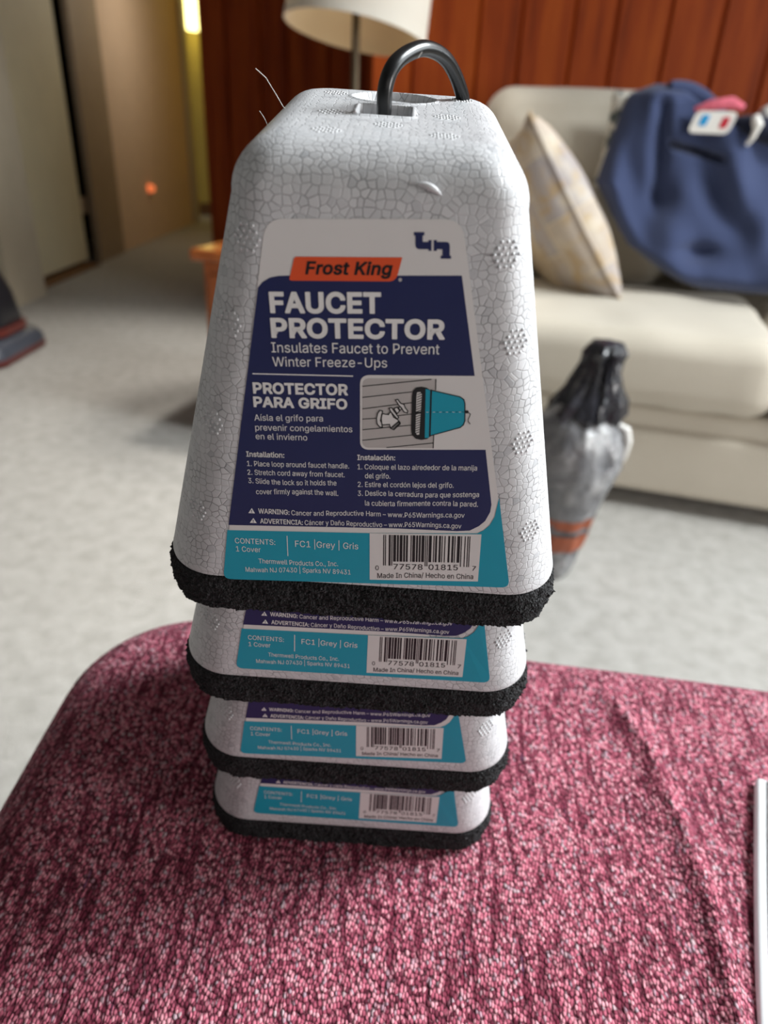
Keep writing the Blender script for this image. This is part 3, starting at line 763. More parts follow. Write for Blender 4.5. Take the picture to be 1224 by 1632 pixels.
def make_foam(seed):
    mb = MB(); n = 760; rows = []
    def ring(da, z): return [(x, y, z) for x, y in rrect(A0 + da, B0 + da, RC + da, n)]
    prof = [(-.0046, 0.0), (-.003, .0), (-.0008, .0)]
    for k in range(27):
        t = k / 26; prof.append((.0000 + .0010 * math.sin(math.pi * t), -.0003 - (FT - .0006) * t))
    prof += [(-.001, -FT), (-.003, -FT), (-.0046, -FT), (-.0046, -FT * .5)]
    for pi_, (da, z) in enumerate(prof):
        r = []
        for x, y, zz in ring(da, z):
            p = Vector((x, y, zz)); L_ = math.hypot(x, y); nx, ny = x / L_, y / L_
            amp = 0 if (da < -.0015) else 1
            h = (.00085 * noise.noise(p * 900 + Vector((seed, 0, 0))) + .0006 * noise.noise(p * 1700 + Vector((0, seed, 0))) + .0009 * noise.noise(p * 130)) * amp
            sp = max(0, noise.noise(p * 1300 + Vector((0, 0, seed))) - .38) * .0035 * amp
            zz2 = zz + (.0006 * noise.noise(p * 700 + Vector((5, 0, seed))) * amp if -FT + .001 < zz < -.0012 else 0)
            r.append((x + nx * (h + sp), y + ny * (h + sp), zz2))
        rows.append(r)
    mb.rings(rows, 0, closed=True)
    return mb

# ---- label artwork: millimetres, u to the right of the face centre line, v up the slope from the rim
TXT = [
    ('FAUCET', -29.71, 97.2, 2.23, 99.15, 6.1, 'B'),
    ('PROTECTOR', -29.54, 89.92, 21.22, 92.8, 5.94, 'B'),
    ('Insulates Faucet to Prevent', -29.6, 85.19, 20.04, 87.99, 3.09, 'R'),
    ('Winter Freeze-Ups', -29.39, 80.89, 4.92, 82.88, 2.93, 'R'),
    ('PROTECTOR', -35.6, 71.91, -6.46, 73.36, 3.68, 'B'),
    ('PARA GRIFO', -35.64, 67.45, -6.57, 68.7, 3.55, 'B'),
    ('Aísla el grifo para', -35.57, 62.71, -14.05, 63.93, 2.1, 'R'),
    ('prevenir congelamientos', -35.41, 59.35, -4.73, 60.94, 2.13, 'R'),
    ('en el invierno', -35.41, 56.29, -18.97, 56.99, 2.11, 'R'),
    ('Installation:', -38.7, 49.86, -26.36, 50.33, 1.95, 'M'),
    ('1. Place loop around faucet handle.', -38.58, 46.41, -5.38, 47.96, 1.89, 'S'),
    ('2. Stretch cord away from faucet.', -38.58, 43.18, -6.69, 44.64, 1.92, 'S'),
    ('3. Slide the lock so it holds the', -38.43, 39.92, -9.31, 41.16, 1.94, 'S'),
    ('cover firmly against the wall.', -36.03, 36.19, -8.65, 37.53, 1.98, 'S'),
    ('Instalación:', -2.82, 51.31, 9.37, 52.06, 1.92, 'M'),
    ('1. Coloque el lazo alrededor de la manija', -2.62, 47.9, 35.91, 50.34, 1.87, 'S'),
    ('del grifo.', -0.07, 44.77, 8.18, 45.23, 1.92, 'S'),
    ('2. Estire el cordón lejos del grifo.', -2.29, 41.37, 29.1, 43.39, 1.93, 'S'),
    ('3. Deslice la cerradura para que sostenga', -2.16, 37.91, 37.78, 40.38, 1.96, 'S'),
    ('la cubierta firmemente contra la pared.', 0.38, 34.43, 37.92, 36.91, 2.0, 'S'),
    ('WARNING:', -35.58, 28.56, -24.98, 28.77, 2.0, 'M'),
    ('Cancer and Reproductive Harm – www.P65Warnings.ca.gov', -24.32, 28.79, 33.96, 32.07, 1.95, 'S'),
    ('ADVERTENCIA:', -35.08, 24.62, -20.45, 25.07, 2.0, 'M'),
    ('Cáncer y Daño Reproductivo – www.P65Warnings.ca.gov', -19.81, 25.07, 33.37, 27.95, 1.95, 'S'),
    ('CONTENTS:', -44.15, 15.65, -30.11, 16.04, 2.2, 'R'),
    ('1 Cover', -43.93, 12.21, -35.27, 12.51, 2.2, 'R'),
    ('FC1 |Grey | Gris', -23.17, 15.83, -1.22, 16.51, 2.6, 'R'),
    ('Thermwell Products Co., Inc.', -36.17, 7.52, -8.04, 8.73, 2.05, 'R'),
    ('Mahwah NJ 07430 | Sparks NV 89431', -40.95, 3.77, -3.49, 5.64, 2.05, 'R'),
    ('77578', 11.52, 8.99, 21.8, 9.59, 2.35, 'K'),
    ('01815', 23.9, 9.77, 34.15, 10.39, 2.35, 'K'),
    ('0', 5.18, 8.12, 6.38, 8.16, 2.0, 'K'),
    ('7', 39.11, 10.63, 40.43, 10.69, 2.0, 'K'),
    ('Made In China/ Hecho en China', 6.11, 4.85, 39.97, 7.21, 2.2, 'K'),
    ('Frost King', -19.6, 108.55, 4.9, 109.88, 3.6, 'I'),
]
